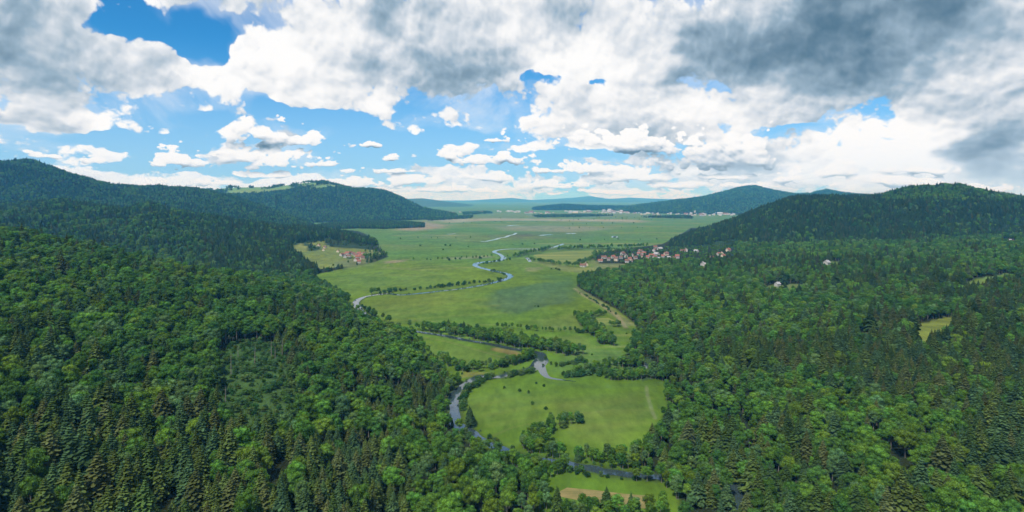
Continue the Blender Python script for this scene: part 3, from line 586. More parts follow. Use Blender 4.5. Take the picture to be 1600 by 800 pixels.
def woods(zone, hill, step, scale, box, cut=.35, seed=0):
    """the woods of one hill"""
    X, Y = scatter(step, *box)
    q = 800+F*X/np.maximum(Y, 1)
    k = (q > -260) & (q < 1860); X, Y = X[k], Y[k]
    Z = HILLS[hill].z(X, Y) if hill else np.full(X.shape, -3.0)
    top = np.zeros(X.shape)
    for n2, h2 in HILLS.items():
        if n2 != hill: top = np.maximum(top, h2.z(X, Y))
    if hill in ('near_left', 'near_right'): k = (Z > -2.5) | ((top <= 0) & (Y < 2300*K))
    elif hill == 'mid_left': k = ((Z > .5) & (Z >= top)) | ((top <= 0) & (Z < .5) & (X < -150) & (Y > 1480*K))
    else: k = (Z > .5) & (Z >= top)
    X, Y, Z = X[k], Y[k], np.maximum(Z[k], 0)
    if hill == 'near_left': k = X < 60
    elif hill == 'near_right': k = X > 60
    else: k = np.ones(X.shape, bool)
    X, Y, Z = X[k], Y[k], Z[k]
    px, py = PX(X, Y, Z)
    k = (py < 850) & (py > 250) & ~inside(VALLEY_XY, X, Y)
    k &= ~in_glade(X, Y, Z) & (pdist(RIVER_XY[:12], X, Y) > 4.5) & (pdist(RIVER_XY[28:60], X, Y) > 8)
    vil = inside(VILLAGE_XY, X, Y) | inside(HAMLET_XY, X, Y)
    k &= ~vil | (rng.random(X.shape) < .3)
    if hill == 'blue_left':
        top = inside([(325, 306), (335, 290), (420, 280), (505, 270), (548, 280), (565, 290), (520, 296), (470, 295), (430, 301), (370, 304)], px, py) | (Y > 6450*K)
        k &= ~top | (fbm(X/150, Y/150, 3, 4) > .16)
    wide = inside([(452, 382), (510, 372), (600, 386), (616, 402), (585, 420), (500, 428), (466, 408)], px, py) & (hill == 'mid_left')
    k &= ~wide | (rng.random(X.shape) < .26)
    X, Y, Z, px, py, wide = X[k], Y[k], Z[k], px[k], py[k], wide[k]
    if zone == 'near left': # only what can be seen from about here
        pass
    gap = fbm(X/26, Y/26, 2, 99+seed) < .42; X, Y, Z, px, py, wide = X[gap], Y[gap], Z[gap], px[gap], py[gap], wide[gap]
    n1 = fbm(X/70, Y/70, 3, 50+seed)
    ss = {'near_left': None, 'near_right': None, 'mid_left': .45, 'back_left': .4, 'blue_left': .35, 'spruce_right': .82, 'blue_right': .3, 'dark_far': .8}.get(hill)
    share = spruce_share(px, py, X, Y) if ss is None else np.full(X.shape, ss)
    if hill == 'spruce_right': share = np.where((px > 1380) & (py < 318), .25, share)
    if hill == 'mid_left': share = np.where((px > 330), .7, share)
    sp = rng.random(X.shape) < np.clip(share+1.1*n1*np.minimum(share, 1-share)*2, .01, .97)
    keep = np.where(sp, rng.random(X.shape) < .8, rng.random(X.shape) < cut)
    X, Y, Z, sp, px, py, wide = X[keep], Y[keep], Z[keep], sp[keep], px[keep], py[keep], wide[keep]
    n = len(X); kind = np.where(sp, 0, 1)
    n2 = fbm(X/140, Y/140, 2, 77+seed)
    vs = pick(n, [.9, .9, 1.3, 1.3, .7, .7, 1.2, 1.2] if zone.startswith('near') else [1.2, 1.2, .6, .6, .4, .4, 1.6, 1.6])
    vb = pick(n, [1.3, 1.3, 1.2, 1.2, .7, .7, .8, .8, .5, .5])
    vb = np.where((n2 > .15) & (rng.random(n) < .5), np.where(rng.random(n) < .5, 4, 8), vb); vb = np.where((n2 < -.15) & (rng.random(n) < .5), 2+rng.integers(0, 2, n), vb)
    s = scale*np.where(sp, rng.triangular(.5, .9, 1.3, n), rng.triangular(.5, .85, 1.3, n))*(1+.22*fbm(X/60, Y/60, 2, 120+seed))*np.where(sp & (zone == 'near right'), 1.12, 1)*np.where(sp & (zone == 'near left'), 1-.26*sstep((px-330)/120), 1)
    edge = np.minimum(1, .62+pdist(VALLEY_XY, X, Y, True)/60) if zone.startswith('near') else 1
    edge = edge*np.where(inside(VILLAGE_XY, X, Y) | inside(HAMLET_XY, X, Y) | wide, .55, 1)
    add_trees(X, Y, Z, kind, np.where(sp, vs, vb), s*edge, zone)
def plant_all():
    woods('near left', 'near_left', 4.7, .95, (-700, 60, 110, 1500*K), .62, 1)
    woods('near right', 'near_right', 4.8, .88, (60, 1350, 110, 2300*K), .66, 2)
    woods('left ridge wood', 'mid_left', 6.2, 1.0, (-1900, -150, 1350*K, 2850*K), .7, 3)
    woods('right ridge wood', 'spruce_right', 5.8, 1.0, (250, 2100, 1500*K, 3050*K), .7, 4)
    woods('left mountain wood', 'back_left', 8.0, 1.05, (-3000, -700, 2700*K, 4500*K), .8, 5)
    woods('far left mountain wood', 'blue_left', 11, 1.25, (-2600, -250, 4500*K, 6700*K), .85, 6)
    woods('far right mountain wood', 'blue_right', 15, 1.5, (600, 4600, 6700*K, 9300*K), .85, 7)
    woods('far dark hill wood', 'dark_far', 15, 1.2, (-50, 2100, 9100*K, 10700*K), .9, 8)
    for poly in FLAT_WOODS:
        P = [tuple(W(x, y)) for x, y in poly]; a = np.array(P)
        far = a[:, 1].mean()
        X, Y = scatter(8 if far < 3200 else 16, a[:, 0].min(), a[:, 0].max(), a[:, 1].min(), a[:, 1].max()); k = inside(P, X, Y); X, Y = X[k], Y[k]
        n = len(X); sp = rng.random(n) < .5
        add_trees(X, Y, np.maximum(zland(X, Y), 0), np.where(sp, 0, 1), np.where(sp, rng.integers(0, 8, n), rng.integers(0, 4, n)), rng.uniform(.8, 1.15, n), 'flat wood')
    # hedges, bank trees
    for line, hw, sp, kd, h0, h1 in HEDGES:
        P = [W(x, y) for x, y in line]
        for a, b in zip(P[:-1], P[1:]):
            L = np.hypot(*(b-a)); rows = max(1, int(round(2*hw/sp)))
            n = max(1, int(round(L/sp*rows*.9)))
            t = (np.arange(n)+rng.uniform(.1, .9, n))/n; off = rng.uniform(-hw, hw, n)
            d = (b-a)/L; X = a[0]+t*(b-a)[0]-d[1]*off; Y = a[1]+t*(b-a)[1]+d[0]*off
            hh = rng.uniform(h0, h1, n); kk = np.full(n, KID[kd])
            if kd == 'broadleaf':
                u = rng.random(n) < .25; kk[u & (hh < 6)] = 2
            k = (pdist(RIVER_XY, X, Y) > RIVER_W*.5+.8) & (pdist(ARM_XY, X, Y) > 2.5)
            X, Y, hh, kk = X[k], Y[k], hh[k], kk[k]; n = len(X)
            base = np.where(kk == 0, 18, np.where(kk == 1, 14, 4))
            var = np.where(kk == 0, rng.choice([0, 1, 6, 7], n), np.where(kk == 1, rng.integers(0, 10, n), rng.integers(0, 6, n)))
            add_trees(X, Y, np.zeros(n), kk, var, hh/base, 'valley')
    for x, y in LONE_SHRUBS:
        p = W(x, y); add_trees([p[0]], [p[1]], [0.0], [2], [int(rng.integers(0, 6))], [rng.uniform(.4, .7)], 'meadow')
    # reeds and low willow growth on the river banks
    R = np.array(RIVER_XY[2:66])
    for a, b in zip(R[:-1], R[1:]):
        L = np.hypot(*(b-a)); n = max(1, int(L/3.2)); t = rng.random(n); d = (b-a)/max(L, 1e-6)
        off = rng.choice([-1, 1], n)*(RIVER_W*.5+rng.uniform(-.2, 2.4, n)); k = rng.random(n) < (.55 if a[1] < 1000 else .22)
        X, Y = (a[0]+t*(b-a)[0]-d[1]*off)[k], (a[1]+t*(b-a)[1]+d[0]*off)[k]
        add_trees(X, Y, np.zeros(len(X)), np.full(len(X), 2), rng.choice([0, 2, 4, 5], len(X)), rng.uniform(.14, .48, len(X)), 'valley')
    # bushes of the glade on the near slope, young growth
    X, Y = scatter(3.0, -420, -40, 200, 620); Z = HILLS['near_left'].z(X, Y); px, py = PX(X, Y, Z)
    k = inside(GLADES[0][0], px, py) & (Z > 0) & (rng.random(X.shape) < .62+.5*fbm(X/18, Y/18, 2, 203)); n = k.sum()
    add_trees(X[k], Y[k], Z[k], np.full(n, 2), rng.choice([0, 1, 4, 5], n), rng.triangular(.2, .35, 1.15, n), 'glade')
    # undergrowth at the foot of the near woods
    for s, x in T.items(): T[s] = np.concatenate(x)
    # keep what can be seen from about the photo's place: running sky line per direction
    X, Y, Z = T['X'], T['Y'], T['Z']
    hgt = np.choose(T['kind'], [18, 14, 4])*T['s']
    tx, ty = PX(X, Y, Z+hgt)
    o = np.argsort(Y); b = np.clip(((tx+140)/8).astype(int), 0, 240); line = np.full(242, 2000.0); ok = np.zeros(len(X), bool)
    gx, gy = PX(X, Y, Z+.35*hgt)
    for i in o:
        j = b[i]
        ok[i] = ty[i] < line[j]+(16 if Y[i] < 1500 else 8)
        if gy[i] < line[j]: line[j] = gy[i]
    for s in T: T[s] = T[s][ok]
# ------------------------------------------------------------------ trees as objects
ORD = ['first', 'second', 'third', 'fourth', 'fifth', 'sixth', 'seventh', 'eighth', 'ninth', 'tenth', 'eleventh', 'twelfth', 'thirteenth', 'fourteenth', 'fifteenth', 'sixteenth', 'seventeenth', 'eighteenth', 'nineteenth', 'twentieth']
def ordinal(i):
    return ORD[i] if i < 20 else '%dth' % (i+1)
def place_of(px, py, kind, zone):
    """a phrase for where a tree stands, found by things one can point to"""
    if zone == 'glade': return 'in shrubby glade of left slope'
    if zone == 'meadow': return 'standing alone in open meadow'
    if zone == 'valley':
        if py < 500: return 'along far river bend'
        if py < 558: return 'by river beyond wedge-shaped meadow' if px < 900 else 'around mown strip field'
        if py < 600: return 'on river bank above round meadow' if px < 860 else 'in hedge behind round meadow'
        if py < 650: return 'on bank left of round meadow'
        if py < 712: return 'in thicket inside round meadow' if 810 < px < 915 else 'along lower edge of round meadow'
        if py < 752: return 'between round meadow and ploughed strip'
        return 'in front of ploughed strip' if px < 1015 else 'right of ploughed strip'
    left = px < 850
    w = ('left corner wood' if px < 210 else 'wood below the track' if px < 430 else 'wood left of river' if px < 660 else 'river bank wood') if left else ('wood beside side stream' if px < 1200 else 'right wood' if px < 1400 else 'right corner wood')
    if py > 745: return 'in front rank of '+w
    if py > 690: return 'in second rank of '+w
    if left:
        if py > 620: return 'in ' + ('left slope wood below stony gap' if px < 345 else 'wood at foot of glade' if px < 500 else 'wood above river bend')
        return 'higher in ' + ('left slope wood' if px < 345 else 'wood beside glade' if px < 520 else 'wood beside wedge-shaped meadow')
    if py > 620: return 'in ' + ('wood edging round meadow' if px < 1180 else 'middle of right wood' if px < 1400 else 'right wood below spruces')
    return 'higher in ' + ('wood beside mown strips' if px < 1150 else 'spruce belt of right wood')
def forest():
    X, Y, Z, KD, VR, S = (T[k] for k in ('X', 'Y', 'Z', 'kind', 'var', 's')); S = S.astype(float)
    kinds = ['spruce', 'broadleaf', 'shrub']
    h = np.choose(KD, [18, 14, 4])*S; r = np.choose(KD, [3.2, 4.3, 2.3])*S
    rot = rng.uniform(0, 6.283, len(X)); sx = S*rng.uniform(.82, 1.24, len(X))
    # how many pixels each near tree shows, front to back
    buf = np.zeros((512, 1024), np.uint8); vis = np.zeros(len(X)); zoom = 1024/1600
    near = np.nonzero((Y < 620))[0]; near = near[np.argsort(Y[near])]
    for i in near:
        cx, by = PX(X[i], Y[i], Z[i]); _, ty = PX(X[i], Y[i], Z[i]+h[i]); hw = r[i]*F/Y[i]
        cx, by, ty, hw = cx*zoom, by*zoom, ty*zoom, hw*zoom
        y0, y1 = max(0, int(ty)), min(511, int(by)); x0, x1 = max(0, int(cx-hw)), min(1023, int(cx+hw))
        if y1 < y0 or x1 < x0: continue
        yy = np.arange(y0, y1+1)[:, None]; xx = np.arange(x0, x1+1)[None]
        f = (yy-ty)/max(by-ty, 1)
        w = hw*np.clip(f*1.05, .05, 1) if KD[i] == 0 else hw*np.sqrt(np.clip(1-((f-.42)/.46)**2, 0, 1))
        m = (np.abs(xx-cx) <= w) & (buf[y0:y1+1, x0:x1+1] == 0)
        vis[i] = m.sum(); buf[y0:y1+1, x0:x1+1][m] = 1
    single = np.zeros(len(X), bool)
    for k, most in ((0, 290), (1, 290), (2, 230)):
        c = np.nonzero((KD == k) & (vis >= (14 if k < 2 else 3)))[0]; c = c[np.argsort(-vis[c])][:most]; single[c] = True
    # individuals: one of each variant is built, the others are copies
    ids = np.nonzero(single)[0]
    px, py = PX(X, Y, Z+.5*h)
    groups = {0: 'spruces of the hillside woods and river banks', 1: 'broadleaved trees of the woods and river banks', 2: 'shrubs of the river banks and meadows'}
    noun = {0: 'spruce', 1: 'broadleaf tree', 2: 'shrub'}
    cls = {}
    for i in ids:
        v = SPECIES[kinds[KD[i]]][VR[i]]
        lim = {0: (13.5, 17.5), 1: (10.0, 13.5), 2: (2.2, 3.6)}[KD[i]]
        size = 'small' if h[i] < lim[0] else 'tall' if h[i] > lim[1] else 'mid-size'
        if KD[i] == 2 and size == 'tall': size = 'large'
        key = (KD[i], size, v['tone'], place_of(px[i], py[i], KD[i], T['zone'][i]))
        cls.setdefault(key, []).append(i)
    label = {}
    for (k, size, tone, place), m in cls.items():
        m.sort(key=lambda i: px[i])
        for n, i in enumerate(m):
            if len(m) == 1: label[i] = f'{size} {tone} {noun[k]} {place}'
            elif n == 0: label[i] = f'leftmost {size} {tone} {noun[k]} {place}'
            elif n == len(m)-1: label[i] = f'rightmost {size} {tone} {noun[k]} {place}'
            else: label[i] = f'{size} {tone} {noun[k]} {place}, {ordinal(n)} from left'
    first = {}
    names = {0: 'spruce_tree', 1: 'broadleaf_tree', 2: 'shrub'}; cats = {0: 'spruce', 1: 'tree', 2: 'shrub'}
    for i in ids:
        k = KD[i]; v = SPECIES[kinds[k]][VR[i]]; key = (k, VR[i])
        sc3 = (sx[i], sx[i], S[i])
        if k == 2:
            if key not in first: first[key] = link_mesh(names[k], None, None, None, me=v['crown']); o = first[key]
            else: o = first[key].copy(); C.objects.link(o)
        elif key not in first:
            o = first[key] = empty(names[k]); link_mesh('crown', None, None, None, o, me=v['crown']); link_mesh('trunk', None, None, None, o, me=v['trunk'])
        else:
            src = first[key]; o = src.copy(); C.objects.link(o)
            for ch in CH[src.name]:
                c = ch.copy(); c.parent = o; C.objects.link(c)
        if k < 2 and o is first[key]: CH[o.name] = list(o.children)
        o.location = (X[i], Y[i], Z[i]-.1); o.rotation_euler = (0, 0, rot[i]); o.scale = sc3
        tag(o, label[i], cats[k], groups[k])
    # everything else: woods that read as one mass
    src = bpy.data.collections.new('tree_kinds'); base = {}; n = 0
    for k in range(3):
        for j, v in enumerate(SPECIES[kinds[k]]):
            o = bpy.data.objects.new('tree_kind_%03d' % n, v['both']); src.objects.link(o); base[(k, j)] = n; n += 1
    off = np.array([base[(k, 0)] for k in range(3)])
    desc = {'near left': 'mixed wood of beech and spruce covering the near left hillside', 'near right': 'broad green wood with spruce belts covering the near right slope', 'left ridge wood': 'dark mixed wood on the low ridge behind the left hamlet',
        'right ridge wood': 'dark conifer wood on the long hill beyond the right wood', 'left mountain wood': 'bluish wood on the high ridge at the left edge', 'far left mountain wood': 'hazy blue wood on the grassy topped mountain', 'far right mountain wood': 'hazy blue green wood on the pointed far right mountain',
        'far dark hill wood': 'dark blue wood on the low hills behind the far town', 'flat wood': 'flat dark woods along the far edge of the valley', 'valley': 'bushes and trees lining the river and field hedges', 'glade': 'young bushes growing in the glade of the left slope', 'meadow': ''}
    for z in desc:
        m = (T['zone'] == z) & ~single
        if not m.any(): continue
        me = bpy.data.meshes.new('wood'); P = np.stack([X[m], Y[m], Z[m]-.1], -1).astype(np.float32)
        me.vertices.add(len(P)); me.vertices.foreach_set('co', P.ravel())
        for nm, tp, val in (('kind_index', 'INT', (off[KD[m]]+VR[m]).astype(np.int32)), ('turn', 'FLOAT', rot[m].astype(np.float32)), ('wide', 'FLOAT', sx[m].astype(np.float32)), ('tall', 'FLOAT', S[m].astype(np.float32))):
            me.attributes.new(nm, tp, 'POINT').data.foreach_set('value', val)
        o = bpy.data.objects.new('hedge' if z in ('valley',) else 'undergrowth' if z == 'glade' else 'wood', me); C.objects.link(o)
        tag(o, desc[z], 'wood' if z not in ('valley', 'glade') else 'bushes', kind='stuff')
        md = o.modifiers.new('trees', 'NODES'); md.node_group = tree_group(src)
    print('trees', len(X), 'single', [int((single & (KD == k)).sum()) for k in range(3)])
CH = {}
_tg = []
def tree_group(src):
    if _tg: return _tg[0]
    g = bpy.data.node_groups.new('stand_trees', 'GeometryNodeTree'); _tg.append(g)
    g.interface.new_socket('Geometry', in_out='INPUT', socket_type='NodeSocketGeometry'); g.interface.new_socket('Geometry', in_out='OUTPUT', socket_type='NodeSocketGeometry')
    n = g.nodes; l = g.links
    gi, go = n.new('NodeGroupInput'), n.new('NodeGroupOutput')
    ci = n.new('GeometryNodeCollectionInfo'); ci.inputs['Collection'].default_value = src; ci.inputs['Separate Children'].default_value = True; ci.inputs['Reset Children'].default_value = True
    ip = n.new('GeometryNodeInstanceOnPoints'); ip.inputs['Pick Instance'].default_value = True
    def attr(nm, tp):
        a = n.new('GeometryNodeInputNamedAttribute'); a.data_type = tp; a.inputs['Name'].default_value = nm; return a.outputs['Attribute']
    cr = n.new('ShaderNodeCombineXYZ'); l.new(attr('turn', 'FLOAT'), cr.inputs[2])
    cs = n.new('ShaderNodeCombineXYZ'); w = attr('wide', 'FLOAT'); l.new(w, cs.inputs[0]); l.new(w, cs.inputs[1]); l.new(attr('tall', 'FLOAT'), cs.inputs[2])
    l.new(gi.outputs[0], ip.inputs['Points']); l.new(ci.outputs[0], ip.inputs['Instance']); l.new(attr('kind_index', 'INT'), ip.inputs['Instance Index'])
    l.new(cr.outputs[0], ip.inputs['Rotation']); l.new(cs.outputs[0], ip.inputs['Scale']); l.new(ip.outputs[0], go.inputs[0])
    return g

# ------------------------------------------------------------------ ground, water, fields
FLOOR = (.020, .027, .012)
def paint(c, mask, col, s=1.0): return c*(1-mask*s)[..., None]+np.array(col)*(mask*s)[..., None]
def make_ground():
    qx = np.concatenate([np.linspace(-1500, -250, 12)[:-1], np.arange(-250, 480, 6), np.arange(480, 1100, 1.6), np.arange(1100, 1850, 6), np.linspace(1850, 3100, 12)])
    py = np.concatenate([np.linspace(2400, 830, 14)[:-1], np.arange(830, 600, -2.2), np.arange(600, 430, -1.6), np.arange(430, 345, -.8), np.arange(345, HZ+5.3, -.5), [HZ+5.0]])
    Q, PY = np.meshgrid(qx, py); Yg = H*F/(PY-HZ); Xg = (Q-800)/F*Yg
    X2 = np.vstack([Xg[:1]*40, Xg]); Y2 = np.vstack([np.full_like(Yg[:1], -3000), Yg])
    q2, p2 = np.vstack([Q[:1], Q]), np.vstack([PY[:1], PY])
    shape = X2.shape
    c = np.tile(np.array((.104, .172, .017)), shape+(1,))
    n1 = fbm(X2/160, Y2/160, 4, 3); n2 = fbm(X2/45, Y2/45, 3, 9); n3 = fbm(X2/500, Y2/900, 3, 21)
    c *= .80*(1+.28*n1+.18*n2)[..., None]; c[..., 0] *= 1+.22*n3; c[..., 2] *= 1-.2*n3
    far = sstep((430-p2)/60); c = paint(c, far, (.070, .138, .036), .8)
    c = paint(c, far*sstep((fbm(X2/420, Y2/260, 4, 61)-.05)/.3), (.110, .140, .055), .5)
    def area(poly, col, w, soften, wob=0):
        nonlocal c
        P = [tuple(W(x, y)) for x, y in poly]
        a = np.array(P); x0, y0 = a.min(0)-soften*2-wob; x1, y1 = a.max(0)+soften*2+wob
        k = (X2 > x0) & (X2 < x1) & (Y2 > y0) & (Y2 < y1)
        if not k.any(): return
        xs, ys = X2[k], Y2[k]
        if wob: xs = xs+wob*fbm(xs/(wob*4), ys/(wob*4), 3, 5); ys = ys+wob*fbm(xs/(wob*4), ys/(wob*4), 3, 6)
        m = soft(P, xs, ys, soften); ck = c[k]; c[k] = ck*(1-m*w)[:, None]+np.array(col)*(m*w)[:, None]
    def streak(line, col, w, half, soften=2):
        nonlocal c
        P = [tuple(W(x, y)) for x, y in line]; a = np.array(P)
        k = (X2 > a[:, 0].min()-60) & (X2 < a[:, 0].max()+60) & (Y2 > a[:, 1].min()-60) & (Y2 < a[:, 1].max()+60)
        d = pdist(P, X2[k], Y2[k]); m = 1-sstep((d-half)/soften); c[k] = c[k]*(1-m*w)[:, None]+np.array(col)*(m*w)[:, None]
    A0, S0 = area, streak
    area = lambda p, col, *a: A0(p, tuple(.90*v for v in col), *a); streak = lambda p, col, *a: S0(p, tuple(.90*v for v in col), *a)
    # reed marsh, damp flats, mown and bare ground
    area([(835, 442), (885, 440), (897, 462), (890, 474), (850, 482), (810, 491), (770, 488), (748, 476), (790, 452)], (.060, .112, .042), .9, 9, 22)
    area([(835, 430), (900, 432), (905, 455), (890, 470), (860, 440)], (.07, .13, .035), .5, 14, 10)
    area([(575, 470), (640, 462), (740, 452), (700, 490), (600, 500)], (.125, .170, .028), .5, 25, 20)
    area([(500, 440), (560, 425), (650, 428), (700, 450), (560, 460)], (.120, .175, .030), .5, 25, 20)
    area([(830, 500), (900, 490), (925, 500), (905, 516), (850, 516)], (.125, .165, .030), .6, 8, 10)
    area([(800, 530), (905, 524), (935, 545), (900, 565), (850, 545)], (.13, .160, .035), .6, 8, 8)
    area([(860, 628), (1000, 615), (1020, 650), (960, 690), (900, 685)], (.115, .150, .030), .6, 12, 12)
    area([(735, 620), (800, 600), (850, 630), (800, 670), (745, 660)], (.10, .170, .030), .5, 12, 10)
    area([(770, 543), (800, 546), (822, 556), (812, 562), (790, 552), (762, 546)], (.23, .155, .06), .75, 1.5, 3)
    area([(722, 580), (760, 583), (742, 588), (720, 592)], (.20, .16, .06), .5, 3, 3)
    area([(640, 530), (740, 545), (800, 560), (740, 572), (690, 560)], (.11, .172, .032), .6, 8, 6)
    for i in range(9):                                   # mown strips
        y = 505+i*9; area([(938-i*2+(i > 5)*18, y), (992-i*.3, y-2), (992-i*.3, y+1.6), (936-i*2+(i > 5)*18, y+3.4)], (.155, .185, .050) if i % 2 == 0 else (.085, .14, .030), .65, 1.2, 1.5)
    area([(880, 545), (980, 545), (985, 575), (900, 590), (862, 580)], (.088, .150, .034), .6, 8, 5)
    for i in range(5): streak([(905+i*4, 549+i*6), (984-i*4, 549+i*6)], (.135, .17, .05), .5, .9, 1.6)
    streak([(897, 450), (912, 462), (940, 477), (965, 494), (978, 512)], (.21, .19, .11), .75, 1.5, 1.6); streak([(905, 448), (935, 470), (958, 488), (985, 508)], (.19, .18, .10), .4, 3.4, 4)
    streak([(1010, 604), (1012, 620), (1018, 640), (1024, 655)], (.18, .19, .10), .6, .7, .9); streak([(862, 598), (930, 605), (1036, 600)], (.07, .12, .03), .4, 2, 3); streak([(735, 665), (790, 640), (850, 628), (930, 622)], (.075, .125, .028), .35, 1.2, 3)
    streak([(640, 419), (700, 415), (730, 412)], (.16, .18, .08), .5, 2.5, 4); streak([(490, 425), (540, 421), (590, 412), (640, 408), (760, 402)], (.17, .18, .09), .35, 2, 3); streak([(600, 418), (660, 422), (745, 417)], (.15, .17, .07), .4, 5, 10)
    area([(835, 410), (905, 418), (930, 418), (922, 428), (880, 424)], (.17, .17, .065), .6, 12, 10); area([(905, 420), (960, 413), (972, 417), (955, 428), (915, 432)], (.16, .18, .05), .8, 5, 5)
    area([(820, 418), (850, 417), (840, 424), (822, 424)], (.22, .19, .11), .5, 6, 8)
    for k in range(7): streak([(585+k*6, 478+k*4.6), (660+k*12, 470+k*4.6), (745+k*10, 462+k*5.2)], (.125, .17, .035) if k % 2 else (.085, .14, .028), .5, 3.2, 5)
    for k in range(6): streak([(745+k*4, 625+k*8), (800+k*3, 615+k*8.4), (870-k*6, 612+k*8)], (.115, .165, .03) if k % 2 else (.08, .135, .026), .45, 1.6, 3)
    for k in range(7): streak([(880+k*2, 625+k*8.6), (950, 618+k*9.4), (1025-k*3, 612+k*9.6)], (.12, .16, .032) if k % 2 else (.084, .135, .026), .45, 1.8, 3)
    for k in range(5): streak([(520+k*10, 432+k*4), (600+k*8, 426+k*4.4), (690+k*4, 425+k*4)], (.125, .17, .04) if k % 2 else (.085, .14, .03), .45, 4, 7)
    streak([(655, 526), (700, 534), (760, 551), (800, 563)], (.17, .17, .07), .5, .7, 1.2); streak([(640, 500), (720, 506), (800, 508), (905, 512)], (.15, .165, .06), .45, 1.0, 2); streak([(750, 690), (800, 668), (880, 650), (960, 640), (1020, 640)], (.14, .155, .05), .4, .5, .9)
    # far flats: pale mud, dry grass bands
    area([(615, 352), (665, 346), (705, 352), (690, 357), (650, 361), (610, 361)], (.26, .20, .15), .75, 60, 80); area([(660, 343.5), (760, 341), (900, 342), (1000, 344), (1000, 346.5), (900, 345), (760, 345), (690, 348)], (.28, .24, .17), .8, 90, 120)
    area([(750, 371), (800, 362), (900, 362), (960, 368), (900, 372), (800, 374)], (.085, .11, .05), .5, 50, 70); area([(780, 354), (860, 352), (960, 357), (890, 362), (790, 361)], (.23, .19, .14), .55, 70, 90); area([(795, 367), (825, 365.5), (840, 368), (805, 370)], (.07, .06, .05), .6, 25, 30)
    area([(735, 341), (1085, 341), (1085, 337), (1000, 333), (740, 333)], (.13, .16, .065), .6, 250, 200); area([(690, 403), (760, 399), (780, 402), (700, 406)], (.22, .18, .12), .5, 10, 15); area([(600, 408), (640, 405), (625, 410), (600, 412)], (.24, .19, .14), .6, 8, 10)
    streak([(870, 389.5), (905, 388.5), (960, 387.5)], (.03, .06, .02), .7, 8, 12)
    for i in range(4): streak([(835+i*2, 398+i*4), (985-i*14, 392+i*6)], (.17, .185, .05) if i % 2 else (.10, .15, .035), .6, 6, 10)
    streak([(800, 402), (845, 395)], (.04, .08, .03), .6, 6, 10)
    for i, (x0, x1, y) in enumerate([(600, 760, 378), (620, 720, 368), (840, 1050, 381), (880, 1080, 372), (700, 960, 351), (860, 1085, 349), (740, 1000, 339), (900, 1080, 354), (760, 900, 344), (640, 740, 362), (960, 1085, 364), (800, 1000, 347.5)]):
        streak([(x0, y), ((x0+x1)/2, y-.6), (x1, y+.3)], (.19, .185, .085) if i % 3 else (.07, .115, .035), .55, 7+.02*(400-y)**1.6, 12+.02*(400-y)**1.6)
    # under the woods
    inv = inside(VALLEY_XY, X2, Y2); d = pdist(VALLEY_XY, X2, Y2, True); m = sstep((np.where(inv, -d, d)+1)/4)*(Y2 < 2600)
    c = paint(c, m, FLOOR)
    for poly, col in GLADES:
        P = [tuple(W(x, y)) for x, y in poly]; c = paint(c, inside(P, X2, Y2)*1.0, col)
    for poly in (VILLAGE_XY, HAMLET_XY): c = paint(c, soft(poly, X2, Y2, 20), (.11, .13, .05), .9)
    d = pdist(RIVER_XY, X2, Y2); c = paint(c, 1-sstep((d-RIVER_W*.5)/3), (.040, .060, .024), .7)
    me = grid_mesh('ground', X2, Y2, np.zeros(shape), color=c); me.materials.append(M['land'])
    o = bpy.data.objects.new('ground', me); C.objects.link(o); tag(o, 'flat green valley floor of meadows and marsh', kind='structure')
def ribbon(name, line, width, z, mat, label, sub=4, wob=.25, kind='structure'):
    P = np.array([W(x, y) for x, y in line])
    # Catmull-Rom through the bends
    pts = []
    for i in range(len(P)-1):
        p0, p1, p2, p3 = P[max(i-1, 0)], P[i], P[i+1], P[min(i+2, len(P)-1)]
        for j in range(sub):
            t = j/sub; pts.append(.5*((2*p1)+(-p0+p2)*t+(2*p0-5*p1+4*p2-p3)*t*t+(-p0+3*p1-3*p2+p3)*t**3))
    pts.append(P[-1]); pts = np.array(pts)
    d = np.gradient(pts, axis=0); d /= np.hypot(d[:, 0], d[:, 1])[:, None]+1e-9; nrm = np.stack([-d[:, 1], d[:, 0]], -1)
    s = np.arange(len(pts)); w = np.interp(s/(len(pts)-1)*(len(P)-1), np.arange(len(P)), width if np.ndim(width) else np.full(len(P), width))
    wl = w*.5*(1+wob*fbm(s/5., s*0+3.3, 2, 8)*2); wr = w*.5*(1+wob*fbm(s/5., s*0+9.1, 2, 9)*2)
    A, B = pts+nrm*wl[:, None], pts-nrm*wr[:, None]
    V = [(x, y, z) for x, y in A]+[(x, y, z) for x, y in B]; n = len(pts)
    o = link_mesh(name, V, [(n+i, n+i+1, i+1, i) for i in range(n-1)], mat); return tag(o, label, kind=kind)
def sheet(name, poly, z, mat, label):
    P = [W(x, y) for x, y in poly]; V = [(p[0], p[1], z) for p in P]
    a = sum(V[i][0]*V[(i+1) % len(V)][1]-V[(i+1) % len(V)][0]*V[i][1] for i in range(len(V)))
    f = list(range(len(V))); f = f if a > 0 else f[::-1]
    return tag(link_mesh(name, V, [tuple(f)], mat), label, kind='structure')
